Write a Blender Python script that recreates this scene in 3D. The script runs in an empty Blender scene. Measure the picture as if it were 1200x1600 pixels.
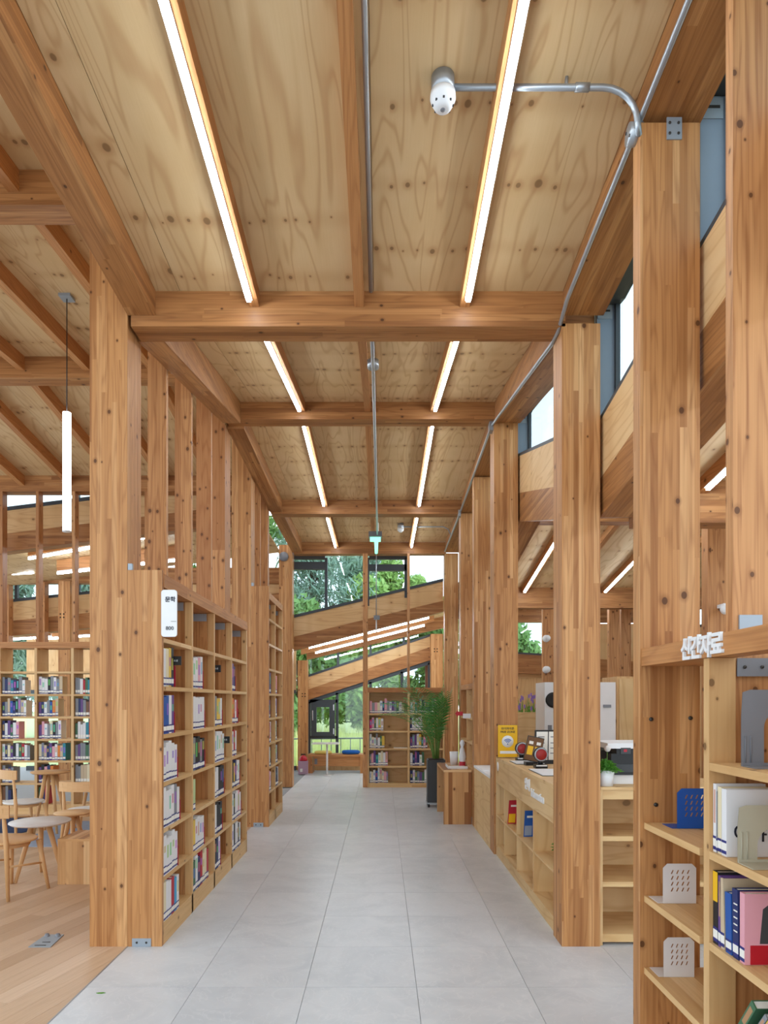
import bpy, bmesh, math, random
from mathutils import Vector, Matrix
random.seed(7)
S = bpy.context.scene
COL = S.collection

# ---------------------------------------------------------------- camera, sky, exposure
CX, CY, F, H = 596.0, 1095.0, 1053.0, 1.55           # principal point, focal length in pixels (1200x1600), eye height
cam_d = bpy.data.cameras.new('camera'); cam = bpy.data.objects.new('camera', cam_d); COL.objects.link(cam)
cam.location = (0, 0, H); cam.rotation_euler = (math.pi/2, 0, 0)
cam_d.sensor_fit = 'HORIZONTAL'; cam_d.sensor_width = 36.0; cam_d.lens = 36.0*F/1200.0
cam_d.shift_x = (600-CX)/1200.0; cam_d.shift_y = (CY-800)/1200.0
cam_d.clip_start = 0.05; cam_d.clip_end = 300
S.camera = cam
W = bpy.data.worlds.new('overcast_sky'); S.world = W; W.use_nodes = True
W.node_tree.nodes['Background'].inputs[0].default_value = (0.82, 0.92, 1.0, 1)
W.node_tree.nodes['Background'].inputs[1].default_value = 2.2
S.view_settings.view_transform = 'Standard'; S.view_settings.look = 'None'
S.view_settings.exposure = 0.12; S.view_settings.gamma = 1.0; S.view_settings.use_curve_mapping = False
LED = 33.0
S.cycles.max_bounces = 10; S.cycles.diffuse_bounces = 6; S.cycles.transparent_max_bounces = 12
S.cycles.use_denoising = True
S.cycles.sample_clamp_indirect = 6.0

def zat(y, d): return H + (CY-y)*d/F
def xat(x, d): return (x-CX)*d/F

# ---------------------------------------------------------------- material helpers
class N:
    def __init__(s, name):
        s.m = bpy.data.materials.new(name); s.m.use_nodes = True; s.t = s.m.node_tree
        s.b = s.t.nodes['Principled BSDF']; s.out = s.t.nodes['Material Output']
    def n(s, ty, **kw):
        o = s.t.nodes.new(ty)
        for k, v in kw.items(): setattr(o, k, v)
        return o
    def put(s, sock, v):
        if v is None: return
        if isinstance(v, bpy.types.NodeSocket): s.t.links.new(v, sock)
        else: sock.default_value = v
    def ma(s, op, a, b=None, c=None, clamp=False):
        o = s.n('ShaderNodeMath', operation=op, use_clamp=clamp)
        s.put(o.inputs[0], a); s.put(o.inputs[1], b)
        if c is not None: s.put(o.inputs[2], c)
        return o.outputs[0]
    def xyz(s, x, y, z=0.0):
        o = s.n('ShaderNodeCombineXYZ'); s.put(o.inputs[0], x); s.put(o.inputs[1], y); s.put(o.inputs[2], z); return o.outputs[0]
    def sep(s, v):
        o = s.n('ShaderNodeSeparateXYZ'); s.put(o.inputs[0], v); return o.outputs
    def noise(s, v, scale=1.0, detail=2.0, rough=0.5, dist=0.0):
        o = s.n('ShaderNodeTexNoise', noise_dimensions='3D'); s.put(o.inputs['Vector'], v)
        o.inputs['Scale'].default_value = scale; o.inputs['Detail'].default_value = detail
        o.inputs['Roughness'].default_value = rough; o.inputs['Distortion'].default_value = dist
        return o.outputs[0]
    def white(s, v):
        o = s.n('ShaderNodeTexWhiteNoise', noise_dimensions='3D'); s.put(o.inputs['Vector'], v); return o.outputs[0]
    def mix(s, f, a, b, mode='MIX'):
        o = s.n('ShaderNodeMix', data_type='RGBA', blend_type=mode)
        s.put(o.inputs[0], f); s.put(o.inputs[6], a); s.put(o.inputs[7], b); return o.outputs[2]
    def ramp(s, f, stops):
        o = s.n('ShaderNodeValToRGB'); e = o.color_ramp.elements
        while len(e) < len(stops): e.new(0.5)
        for k, (p, c) in enumerate(stops): e[k].position = p; e[k].color = c if len(c) == 4 else (*c, 1)
        s.put(o.inputs[0], f); return o.outputs[0]
    def step(s, x, a, b):          # smooth 0..1 as x goes a..b
        o = s.n('ShaderNodeMapRange', interpolation_type='SMOOTHSTEP'); s.put(o.inputs[0], x)
        o.inputs[1].default_value = a; o.inputs[2].default_value = b; o.inputs[3].default_value = 0; o.inputs[4].default_value = 1
        return o.outputs[0]
    def uv(s):
        o = s.n('ShaderNodeTexCoord'); return s.sep(o.outputs['UV'])
    def rnd(s): return s.n('ShaderNodeObjectInfo').outputs['Random']
    def done(s, col, rough=0.5, spec=0.4, bump=None, bstr=0.2, metal=0.0):
        s.put(s.b.inputs['Base Color'], col); s.put(s.b.inputs['Roughness'], rough)
        s.b.inputs['Specular IOR Level'].default_value = spec; s.b.inputs['Metallic'].default_value = metal
        if bump is not None:
            o = s.n('ShaderNodeBump'); o.inputs['Strength'].default_value = bstr; o.inputs['Distance'].default_value = 0.004
            s.put(o.inputs['Height'], bump); s.t.links.new(o.outputs[0], s.b.inputs['Normal'])
        return s.m

def srgb(r, g, b):
    f = lambda c: (c/255/12.92) if c/255 <= 0.04045 else ((c/255+0.055)/1.055)**2.4
    return (f(r), f(g), f(b), 1)

def plain(name, c, rough=0.5, metal=0.0, spec=0.4):
    m = N(name); k = m.noise(m.n('ShaderNodeTexCoord').outputs['Object'], 9.0, 3)
    c2 = tuple(x*0.9 for x in c[:3])+(1,)
    return m.done(m.mix(k, c, c2), rough, spec, metal=metal)

def wood(name, light, mid, dark, lam=0.042, seg=1.1, knot=0.5, cell=(0.38, 0.085), grain=1.0, rough=0.5, lines=0.8, tint=0.45):
    m = N(name); u, v, _ = m.uv(); r = m.rnd()
    u = m.ma('ADD', u, m.ma('MULTIPLY', r, 37.3)); v = m.ma('ADD', v, m.ma('MULTIPLY', r, 0.0))
    l = m.ma('FLOOR', m.ma('DIVIDE', v, lam))
    hl = m.white(m.xyz(l, m.ma('MULTIPLY', r, 91.0), 3.0))
    sg = m.ma('FLOOR', m.ma('ADD', m.ma('DIVIDE', u, seg), m.ma('MULTIPLY', hl, 7.0)))
    t = m.white(m.xyz(l, sg, m.ma('MULTIPLY', r, 17.0)))
    base = m.ramp(t, [(0.0, tuple((1-tint)*a+tint*b for a,b in zip(dark,mid))), (0.3, mid), (0.7, mid), (1.0, light)])
    off = m.ma('MULTIPLY', t, 23.0)
    # latewood lines: contours of a stretched noise, and fine streaks
    nz = m.noise(m.xyz(m.ma('MULTIPLY', u, 0.75), m.ma('MULTIPLY', v, 9.0), off), 1.0, 2.0, 0.45)
    fig = m.ma('SINE', m.ma('MULTIPLY', nz, 58.0)); fig = m.ma('POWER', m.ma('MULTIPLY_ADD', fig, 0.5, 0.5), 3.0)
    st1 = m.step(m.noise(m.xyz(m.ma('MULTIPLY', u, 0.55), m.ma('MULTIPLY', v, 85.0), off), 1.0, 2.0, 0.6), 0.40, 0.66)
    st2 = m.step(m.noise(m.xyz(m.ma('MULTIPLY', u, 2.5), m.ma('MULTIPLY', v, 300.0), off), 1.0, 2.0, 0.6), 0.40, 0.66)
    g = m.ma('ADD', m.ma('MULTIPLY', fig, 0.42), m.ma('ADD', m.ma('MULTIPLY', st1, 0.36), m.ma('MULTIPLY', st2, 0.16)))
    base = m.mix(m.ma('MULTIPLY', g, 0.80*grain, clamp=True), base, m.mix(0.88, base, dark))
    # knots
    su, sv = 1/cell[0], 1/cell[1]
    vo = m.n('ShaderNodeTexVoronoi', voronoi_dimensions='2D'); vo.inputs['Scale'].default_value = 1.0; vo.inputs['Randomness'].default_value = 0.9
    pu, pv = m.ma('MULTIPLY', u, su), m.ma('MULTIPLY', v, sv)
    m.put(vo.inputs['Vector'], m.xyz(pu, pv, 0.0))
    ps = m.sep(vo.outputs['Position'])
    du = m.ma('MULTIPLY', m.ma('SUBTRACT', ps[0], pu), cell[0]*0.75); dv = m.ma('MULTIPLY', m.ma('SUBTRACT', ps[1], pv), cell[1])
    dd = m.ma('SQRT', m.ma('ADD', m.ma('MULTIPLY', du, du), m.ma('MULTIPLY', dv, dv)))
    vc = m.sep(vo.outputs['Color'])
    on = m.ma('LESS_THAN', vc[0], knot)
    rad = m.ma('MULTIPLY_ADD', vc[1], 0.009, 0.0035)
    q = m.ma('DIVIDE', dd, rad)
    kn = m.ma('MULTIPLY', m.step(q, 1.15, 0.85), on); halo = m.ma('MULTIPLY', m.step(q, 2.6, 0.9), on)
    kd = tuple(c*0.36 for c in dark[:3])+(1,)
    base = m.mix(m.ma('MULTIPLY', halo, 0.45), base, tuple(c*0.8 for c in dark[:3])+(1,))
    base = m.mix(m.ma('MULTIPLY', kn, 0.85), base, kd)
    if lines:
        fr = m.ma('FRACT', m.ma('DIVIDE', v, lam)); e = m.ma('LESS_THAN', fr, 0.045)
        base = m.mix(m.ma('MULTIPLY', e, 0.35*lines), base, m.mix(0.5, base, kd))
    return m.done(base, rough, 0.35, g, 0.08)

M = {}
M['glulam'] = wood('glulam_larch', srgb(214,165,112), srgb(192,138,85), srgb(132,78,38), 0.032, 1.5, 0.3)
M['beam'] = wood('glulam_beam_wood', srgb(190,138,86), srgb(170,116,67), srgb(112,66,32), 0.04, 1.5, 0.25, (0.5,0.1))
M['stud'] = wood('sawn_larch', srgb(208,157,108), srgb(198,144,93), srgb(142,86,46), 0.3, 9.0, 0.5, (0.22,0.07), 1.25, lines=0)
M['board'] = wood('larch_board', srgb(204,151,99), srgb(194,137,84), srgb(148,92,48), 0.4, 9.0, 0.25, (0.5,0.12), 1.1, lines=0)
M['pine'] = wood('pine_board', srgb(226,192,142), srgb(217,179,126), srgb(180,132,78), 0.1, 1.6, 0.3, (0.4,0.12), 0.55, lines=0.25)
M['pine_end'] = wood('pine_upright', srgb(222,186,136), srgb(213,174,122), srgb(180,130,78), 0.4, 9.0, 0.3, (0.35,0.05), 0.5, lines=0)
M['striped'] = wood('striped_pine_panel', srgb(234,196,146), srgb(210,162,108), srgb(146,92,48), 0.05, 5.0, 0.4, (0.4,0.12), 0.5, tint=0.0)
M['ash'] = wood('pale_ash', srgb(226,186,138), srgb(218,174,124), srgb(192,144,94), 0.5, 9.0, 0.0, (1,1), 0.5, lines=0)

def plywood(name, light, mid, dark, rows=0.41, knots=0.55, vcell=0.115, wav=1.0, rmul=1.0, rough=0.55):
    m = N(name); u, v, _ = m.uv(); r = m.rnd()
    u0 = m.ma('ADD', u, m.ma('MULTIPLY', r, 51.7)); v0 = m.ma('ADD', v, m.ma('MULTIPLY', r, 19.1))
    broad = m.noise(m.xyz(m.ma('MULTIPLY', u0, 0.55), m.ma('MULTIPLY', v0, 4.2), 1.0), 1.0, 2.0, 0.45, 0.5)
    fig = m.ma('SINE', m.ma('MULTIPLY', broad, 64.0*wav)); fig = m.ma('POWER', m.ma('MULTIPLY_ADD', fig, 0.5, 0.5), 7.0)
    fine = m.noise(m.xyz(m.ma('MULTIPLY', u0, 4.0), m.ma('MULTIPLY', v0, 120.0), 0.0), 1.0, 3.0, 0.6)
    patch = m.noise(m.xyz(m.ma('MULTIPLY', u0, 1.3), m.ma('MULTIPLY', v0, 2.2), 7.0), 1.0, 3.0, 0.55)
    base = m.ramp(patch, [(0.3, light), (0.62, mid)])
    base = m.mix(m.ma('MULTIPLY', fig, 0.46), base, dark)
    base = m.mix(m.ma('MULTIPLY', fine, 0.22), base, dark)
    # rows of knots across the veneer
    wob = m.ma('MULTIPLY', m.ma('SUBTRACT', m.noise(m.xyz(u0, m.ma('MULTIPLY', v0, 3.0), 4.0), 1.0, 1.0), 0.5), 0.06)
    uu = m.ma('DIVIDE', m.ma('ADD', u0, wob), rows)
    row = m.ma('FLOOR', uu); du = m.ma('MULTIPLY', m.ma('SUBTRACT', m.ma('FRACT', uu), 0.5), rows)
    hr = m.white(m.xyz(row, 5.0, 2.0)); on_row = m.ma('LESS_THAN', hr, 0.85)
    vv = m.ma('ADD', m.ma('DIVIDE', v0, vcell), m.ma('MULTIPLY', hr, 40.0))
    vo = m.n('ShaderNodeTexVoronoi', voronoi_dimensions='1D'); vo.inputs['Scale'].default_value = 1.0; vo.inputs['Randomness'].default_value = 0.8
    m.put(vo.inputs['W'], vv)
    dv = m.ma('MULTIPLY', vo.outputs['Distance'], vcell)
    vc = m.sep(vo.outputs['Color'])
    dj = m.ma('ADD', du, m.ma('MULTIPLY', m.ma('SUBTRACT', vc[2], 0.5), 0.035))
    dd = m.ma('SQRT', m.ma('ADD', m.ma('MULTIPLY', m.ma('MULTIPLY', dj, dj), 0.6), m.ma('MULTIPLY', dv, dv)))
    rad = m.ma('MULTIPLY', m.ma('MULTIPLY_ADD', m.ma('POWER', vc[1], 2.0), 0.016, 0.0045), rmul)
    q = m.ma('DIVIDE', dd, rad); on = m.ma('MULTIPLY', m.ma('LESS_THAN', vc[0], knots), on_row)
    kn = m.ma('MULTIPLY', m.step(q, 1.2, 0.75), on); halo = m.ma('MULTIPLY', m.step(q, 3.2, 0.8), on)
    base = m.mix(m.ma('MULTIPLY', halo, 0.5), base, dark)
    base = m.mix(m.ma('MULTIPLY', kn, 0.72), base, tuple(c*0.22 for c in dark[:3])+(1,))
    band = m.ma('MULTIPLY', m.step(m.ma('ABSOLUTE', du), 0.09, 0.0), on_row)
    base = m.mix(m.ma('MULTIPLY', band, 0.22), base, dark)
    return m.done(base, rough, 0.3)
M['ply'] = plywood('ceiling_plywood', srgb(216,188,144), srgb(207,175,128), srgb(170,126,80), 0.43, 0.8, 0.085)
M['plyfurn'] = plywood('furniture_plywood', srgb(226,196,148), srgb(216,182,130), srgb(190,144,92), 0.55, 0.3, 0.3, 0.7, 1.6)
M['plyband'] = plywood('band_plywood', srgb(224,190,142), srgb(214,174,122), srgb(186,138,90), 0.5, 0.4, 0.2)

def tile_mat():
    m = N('porcelain_tile'); o = m.n('ShaderNodeTexCoord').outputs['Object']; r = m.rnd()
    x, y, z = m.sep(o)
    p = m.xyz(m.ma('ADD', x, m.ma('MULTIPLY', r, 40.0)), m.ma('ADD', y, m.ma('MULTIPLY', r, 23.0)), r)
    a = m.noise(p, 2.2, 4.0, 0.55, 1.6); b = m.noise(p, 5.0, 3.0, 0.5, 2.5)
    c = m.ramp(a, [(0.35, srgb(196,201,206)), (0.6, srgb(210,214,218))])
    v = m.step(m.ma('ABSOLUTE', m.ma('SUBTRACT', b, 0.5)), 0.03, 0.0)
    c = m.mix(m.ma('MULTIPLY', v, 0.35), c, srgb(224,226,229))
    c = m.mix(m.ma('MULTIPLY', r, 0.16), c, srgb(186,191,198))
    return m.done(c, m.ma('MULTIPLY_ADD', a, 0.12, 0.26), 0.45)
M['tile'] = tile_mat()
M['grout'] = plain('grout', srgb(150,153,156), 0.8)
M['plank'] = wood('oak_laminate', srgb(216,188,160), srgb(205,175,145), srgb(172,138,106), 9.0, 9.0, 0.0, (1,1), 0.6, rough=0.34, lines=0, tint=0.3)
M['steel'] = plain('galvanised_steel', srgb(172,178,184), 0.38, 0.7)
M['bracket'] = plain('zinc_bracket', srgb(160,170,180), 0.45, 0.3)
M['screw'] = plain('dark_screw', srgb(70,66,62), 0.4, 0.6)
M['frame'] = plain('dark_window_frame', srgb(62,68,74), 0.45)
M['fin'] = plain('blue_grey_aluminium', srgb(134,150,168), 0.4)
M['white'] = plain('white_plastic', srgb(236,238,240), 0.45)
M['black'] = plain('black_plastic', srgb(28,28,30), 0.4)
M['hole'] = plain('dark_hole', srgb(40,26,16), 0.8)
M['charcoal'] = plain('charcoal_planter', srgb(66,70,74), 0.5)
M['red'] = plain('red_enamel', srgb(190,28,46), 0.4)
M['crimson'] = plain('crimson_bookend', srgb(176,28,52), 0.4)
M['blue'] = plain('blue_enamel', srgb(24,84,172), 0.4)
M['whitemetal'] = plain('white_enamel', srgb(222,218,216), 0.4)
M['greymetal'] = plain('grey_enamel', srgb(124,126,132), 0.4)
M['cream'] = plain('cream_enamel', srgb(186,180,158), 0.4)
M['yellow'] = plain('yellow_print', srgb(240,188,30), 0.5)
M['orange'] = plain('amber_enamel', srgb(222,160,24), 0.4)
M['brown'] = plain('brown_print', srgb(110,72,34), 0.4)
M['paper'] = plain('paper', srgb(240,238,230), 0.7)
M['ink'] = plain('dark_ink', srgb(36,38,52), 0.6)
M['blueink'] = plain('blue_ink', srgb(30,96,180), 0.5)
M['navyfab'] = plain('navy_fabric', srgb(28,52,92), 0.9)
M['greyfab'] = plain('grey_blue_fabric', srgb(148,160,180), 0.9)
M['yellowfab'] = plain('mustard_fabric', srgb(206,180,96), 0.9)
M['bluefab'] = plain('blue_fabric', srgb(24,88,168), 0.9)
M['whitefab'] = plain('white_upholstery', srgb(226,224,220), 0.8)
M['lilac'] = plain('lilac_print', srgb(180,150,176), 0.6)
M['lavender'] = plain('lavender_petal', srgb(150,118,200), 0.7)
M['leaf'] = plain('palm_leaf', srgb(74,138,58), 0.5)
M['leaf2'] = plain('herb_leaf', srgb(86,148,50), 0.5)
M['stem'] = plain('green_stem', srgb(104,140,60), 0.6)
M['soil'] = plain('potting_soil', srgb(60,44,34), 0.9)
M['bark'] = plain('tree_bark', srgb(84,70,58), 0.9)
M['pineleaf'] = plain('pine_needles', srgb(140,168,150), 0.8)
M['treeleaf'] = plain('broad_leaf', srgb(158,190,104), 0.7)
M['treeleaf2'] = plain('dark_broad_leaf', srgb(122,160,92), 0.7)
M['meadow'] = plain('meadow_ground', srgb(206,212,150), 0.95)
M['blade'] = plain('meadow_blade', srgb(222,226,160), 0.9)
M['chrome'] = plain('brushed_handle', srgb(200,204,208), 0.25, 0.9)
M['redbrick'] = plain('red_brown_panel', srgb(134,70,56), 0.7)

def emit(name, c, s):
    m = N(name); m.b.inputs['Base Color'].default_value = (*c, 1)
    m.b.inputs['Emission Color'].default_value = (*c, 1); m.b.inputs['Emission Strength'].default_value = s; return m.m
M['led'] = emit('led_diffuser', (0.80, 0.91, 1.0), LED)
M['pend'] = emit('pendant_diffuser', (1.0, 0.97, 0.95), 12.0)
M['exit'] = emit('green_exit_panel', (0.25, 0.9, 0.6), 1.6)
M['scan'] = emit('red_scanner_glass', (0.32, 0.012, 0.01), 0.02)

def glass_mat(name, tint, refl):
    m = N(name); t = m.t; t.nodes.remove(m.b)
    tr = m.n('ShaderNodeBsdfTransparent'); tr.inputs[0].default_value = (*tint, 1)
    gl = m.n('ShaderNodeBsdfGlossy'); gl.inputs['Roughness'].default_value = 0.02
    lw = m.n('ShaderNodeLayerWeight'); fc = m.ma('MULTIPLY_ADD', m.ma('POWER', lw.outputs['Facing'], 4.0), 0.55, refl)
    mx = m.n('ShaderNodeMixShader'); t.links.new(fc, mx.inputs[0]); t.links.new(tr.outputs[0], mx.inputs[1]); t.links.new(gl.outputs[0], mx.inputs[2])
    t.links.new(mx.outputs[0], m.out.inputs[0]); return m.m
M['glass'] = glass_mat('window_glass', (0.88, 0.96, 0.97), 0.045)
M['clear'] = glass_mat('clear_acrylic', (0.95, 0.97, 0.97), 0.03)

def book_mat():
    m = N('book_cover'); oi = m.n('ShaderNodeObjectInfo'); tc = m.n('ShaderNodeTexCoord'); x, y, z = m.sep(tc.outputs['Object'])
    r = oi.outputs['Random']
    hue = m.n('ShaderNodeHueSaturation'); m.put(hue.inputs['Hue'], m.ma('FRACT', m.ma('MULTIPLY', r, 13.7))); hue.inputs['Color'].default_value = (0.55, 0.16, 0.12, 1)
    a = m.ma('MULTIPLY', m.ma('GREATER_THAN', z, m.ma('MULTIPLY_ADD', r, 0.25, 0.38)), m.ma('LESS_THAN', z, m.ma('MULTIPLY_ADD', m.ma('FRACT', m.ma('MULTIPLY', r, 5.3)), 0.2, 0.72)))
    b = m.ma('LESS_THAN', m.ma('ABSOLUTE', y), 0.3)
    on = m.ma('MULTIPLY', m.ma('MULTIPLY', a, b), m.ma('GREATER_THAN', m.ma('FRACT', m.ma('MULTIPLY', r, 3.1)), 0.35))
    c = m.mix(m.ma('MULTIPLY', on, 0.75), oi.outputs['Color'], hue.outputs[0])
    return m.done(c, 0.5, 0.35)
M['cover'] = book_mat()

# ---------------------------------------------------------------- mesh helpers
class MB:
    def __init__(s): s.v = []; s.f = []; s.uv = []; s.mi = []; s.sm = []
    def face(s, pts, uvs=None, mi=0, smooth=False):
        k = len(s.v); s.v += [tuple(p) for p in pts]; s.f.append(list(range(k, k+len(pts))))
        s.uv.append(uvs or [(p[0], p[1]) for p in pts]); s.mi.append(mi); s.sm.append(smooth)
    def hexa(s, c, g='z', mi=0):
        """c: 8 corners, index = 4*ix + 2*iy + iz; g: grain axis"""
        ga = 'xyz'.index(g)
        for ax, ids in ((0,(0,1,3,2)),(0,(4,6,7,5)),(1,(0,4,5,1)),(1,(2,3,7,6)),(2,(0,2,6,4)),(2,(1,5,7,3))):
            pts = [c[i] for i in ids]
            if ax == ga: o1, o2 = [a for a in (0,1,2) if a != ax]; uv = [(p[o1], p[o2]) for p in pts]
            else:
                o = [a for a in (0,1,2) if a != ax and a != ga][0]
                sh = sum(p[ax] for p in pts)*1.7
                uv = [(p[ga]+sh, p[o]+sh*0.37) for p in pts]
            s.face(pts, uv, mi)
        return s
    def box(s, x0, x1, y0, y1, z0, z1, g='z', mi=0):
        s.hexa([(x, y, z) for x in (x0,x1) for y in (y0,y1) for z in (z0,z1)], g, mi); return s
    def slope_y(s, x0, x1, y0, y1, b0, b1, t0, t1, mi=0):      # bottom b / top t at y0 and y1
        c = []
        for x in (x0,x1):
            for (y,b,t) in ((y0,b0,t0),(y1,b1,t1)): c += [(x,y,b),(x,y,t)]
        s.hexa(c, 'y', mi); return s
    def slope_x(s, x0, x1, y0, y1, b0, b1, t0, t1, g='x', mi=0):
        c = []
        for (x,b,t) in ((x0,b0,t0),(x1,b1,t1)):
            for y in (y0,y1): c += [(x,y,b),(x,y,t)]
        s.hexa(c, g, mi); return s
    def tube(s, path, r, n=10, mi=0, caps=True):
        P = [Vector(p) for p in path]; R = r if isinstance(r, (list, tuple)) else [r]*len(P); rings = []
        ref = None
        for i, p in enumerate(P):
            d = (P[min(i+1,len(P)-1)]-P[max(i-1,0)]).normalized()
            if ref is None: ref = Vector((0,0,1)) if abs(d.z) < 0.9 else Vector((1,0,0))
            a = d.cross(ref).normalized(); b = a.cross(d); ref = b
            rings.append([p+(a*math.cos(2*math.pi*k/n)+b*math.sin(2*math.pi*k/n))*R[i] for k in range(n)])
        L = 0
        for i in range(len(P)-1):
            l2 = L+(P[i+1]-P[i]).length
            for k in range(n):
                k2 = (k+1) % n
                s.face([rings[i][k], rings[i][k2], rings[i+1][k2], rings[i+1][k]], [(L,k*.02),(L,k*.02+.02),(l2,k*.02+.02),(l2,k*.02)], mi, True)
            L = l2
        if caps: s.face(rings[0], None, mi); s.face(rings[-1][::-1], None, mi)
        return s
    def lathe(s, prof, c=(0,0,0), n=24, mi=0, axis='z'):
        def pt(r, h, k):
            a = 2*math.pi*k/n; x, y = r*math.cos(a), r*math.sin(a)
            q = {'z':(x,y,h),'y':(x,h,y),'x':(h,x,y)}[axis]; return (c[0]+q[0], c[1]+q[1], c[2]+q[2])
        for (r0,h0),(r1,h1) in zip(prof, prof[1:]):
            for k in range(n):
                q = [pt(r0,h0,k), pt(r0,h0,k+1), pt(r1,h1,k+1), pt(r1,h1,k)]
                if r0 < 1e-6: q = [q[0], q[2], q[3]]
                elif r1 < 1e-6: q = q[:3]
                s.face(q, None, mi, True)
        return s
    def prism(s, poly, z0, z1, tf=lambda p: p, mi=0, uvf=None):
        n = len(poly); a = [tf((x,y,z0)) for x,y in poly]; b = [tf((x,y,z1)) for x,y in poly]
        uv = [(uvf(p) if uvf else (p[0],p[1])) for p in poly]
        s.face(a[::-1], uv[::-1], mi); s.face(b, uv, mi)
        for i in range(n):
            j = (i+1) % n; s.face([a[i],a[j],b[j],b[i]], [uv[i],uv[j],uv[j],uv[i]], mi)
        return s
    def mesh(s, name, mats):
        me = bpy.data.meshes.new(name); me.from_pydata(s.v, [], s.f)
        uvl = me.uv_layers.new(name='UVMap'); flat = [c for f in s.uv for u in f for c in u[:2]]
        uvl.data.foreach_set('uv', flat)
        me.polygons.foreach_set('material_index', s.mi); me.polygons.foreach_set('use_smooth', s.sm)
        for m in (mats if isinstance(mats, (list,tuple)) else [mats]): me.materials.append(M[m])
        bm = bmesh.new(); bm.from_mesh(me); bmesh.ops.remove_doubles(bm, verts=bm.verts, dist=1e-5)
        bmesh.ops.recalc_face_normals(bm, faces=bm.faces); bm.to_mesh(me); bm.free()
        return me
    def build(s, name, mats, parent=None, **tags):
        o = bpy.data.objects.new(name, s.mesh(name, mats)); COL.objects.link(o)
        if parent is not None: attach(o, parent)
        return tag(o, **tags)

def attach(o, p): o.parent = p; o.matrix_parent_inverse = p.matrix_world.inverted() if False else Matrix.Translation(-p.location)
def tag(o, label=None, cat=None, group=None, kind=None):
    if label: o['label'] = label
    if cat: o['category'] = cat
    if group: o['group'] = group
    if kind: o['kind'] = kind
    return o
def thing(name, loc, label=None, cat=None, group=None, kind=None):
    o = bpy.data.objects.new(name, None); o.empty_display_size = 0.05; COL.objects.link(o); o.location = loc
    return tag(o, label, cat, group, kind)
def part(name, mat, parent, *a, g='z', **k): return MB().box(*a, g=g).build(name, mat, parent, **k)
def link_mesh(name, me, parent=None, loc=(0,0,0), rot=(0,0,0), scale=(1,1,1)):
    o = bpy.data.objects.new(name, me); COL.objects.link(o); o.location = loc; o.rotation_euler = rot; o.scale = scale
    if parent is not None: o.parent = parent
    return o

def text_mesh(name, body, size, mat, extrude=0.002, align='CENTER', spacing=1.0, bold=0.0):
    cu = bpy.data.curves.new('lettering', 'FONT'); cu.body = body; cu.size = size; cu.extrude = extrude; cu.align_x = align; cu.align_y = 'CENTER'
    cu.space_character = spacing; cu.resolution_u = 3; cu.offset = bold
    t = bpy.data.objects.new('lettering_tmp', cu); COL.objects.link(t)
    dg = bpy.context.evaluated_depsgraph_get(); me = bpy.data.meshes.new_from_object(t.evaluated_get(dg)); me.name = name
    bpy.data.objects.remove(t); me.materials.clear(); me.materials.append(M[mat]); return me
def lettering(name, body, size, mat, loc, rot, parent, **k):
    o = bpy.data.objects.new(name, text_mesh(name, body, size, mat, **k)); COL.objects.link(o)
    o.location = loc; o.rotation_euler = rot
    if parent is not None: attach(o, parent)
    return o
FACE_X = (math.pi/2, 0, math.pi/2)        # lettering read from +X looking to -X
FACE_NX = (math.pi/2, 0, -math.pi/2)      # read from -X
FACE_CAM = (math.pi/2, 0, 0)              # read from -Y
ORD = 'first second third fourth fifth sixth seventh eighth ninth tenth eleventh twelfth thirteenth fourteenth fifteenth sixteenth'.split()

# ================================================================ floor
fl = MB().box(-1.6, 5.2, -2.6, 15.9, -0.06, -0.012).build('floor', 'grout', kind='structure')
T = 0.6; gx0 = -1.052+0.03          # joints measured at X = -1.02 (+0.6 k)
tile_me = MB().box(-T/2+.0012, T/2-.0012, -T/2+.0012, T/2-.0012, -0.012, 0.0).mesh('tile', 'tile')
yj = 1632/(1542.5-1095)             # a cross joint lies 3.65 m from the eye
for i in range(-2, 11):
    for j in range(-4, 21):
        x0 = -1.01+T*i; y0 = yj+T*j
        if x0 < -1.6-.59 or y0 < -.3 or y0 > 15.4 or x0 > 4.6: continue
        if x0 < -1.6:
            w = x0+T+1.6
            if w < .02: continue
            MB().box(-1.6+.0012, x0+T-.0012, y0+.0012, y0+T-.0012, -.012, 0).build('tile', 'tile', fl)
        else: link_mesh('tile', tile_me, fl, (x0+T/2, y0+T/2, 0))
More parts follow.
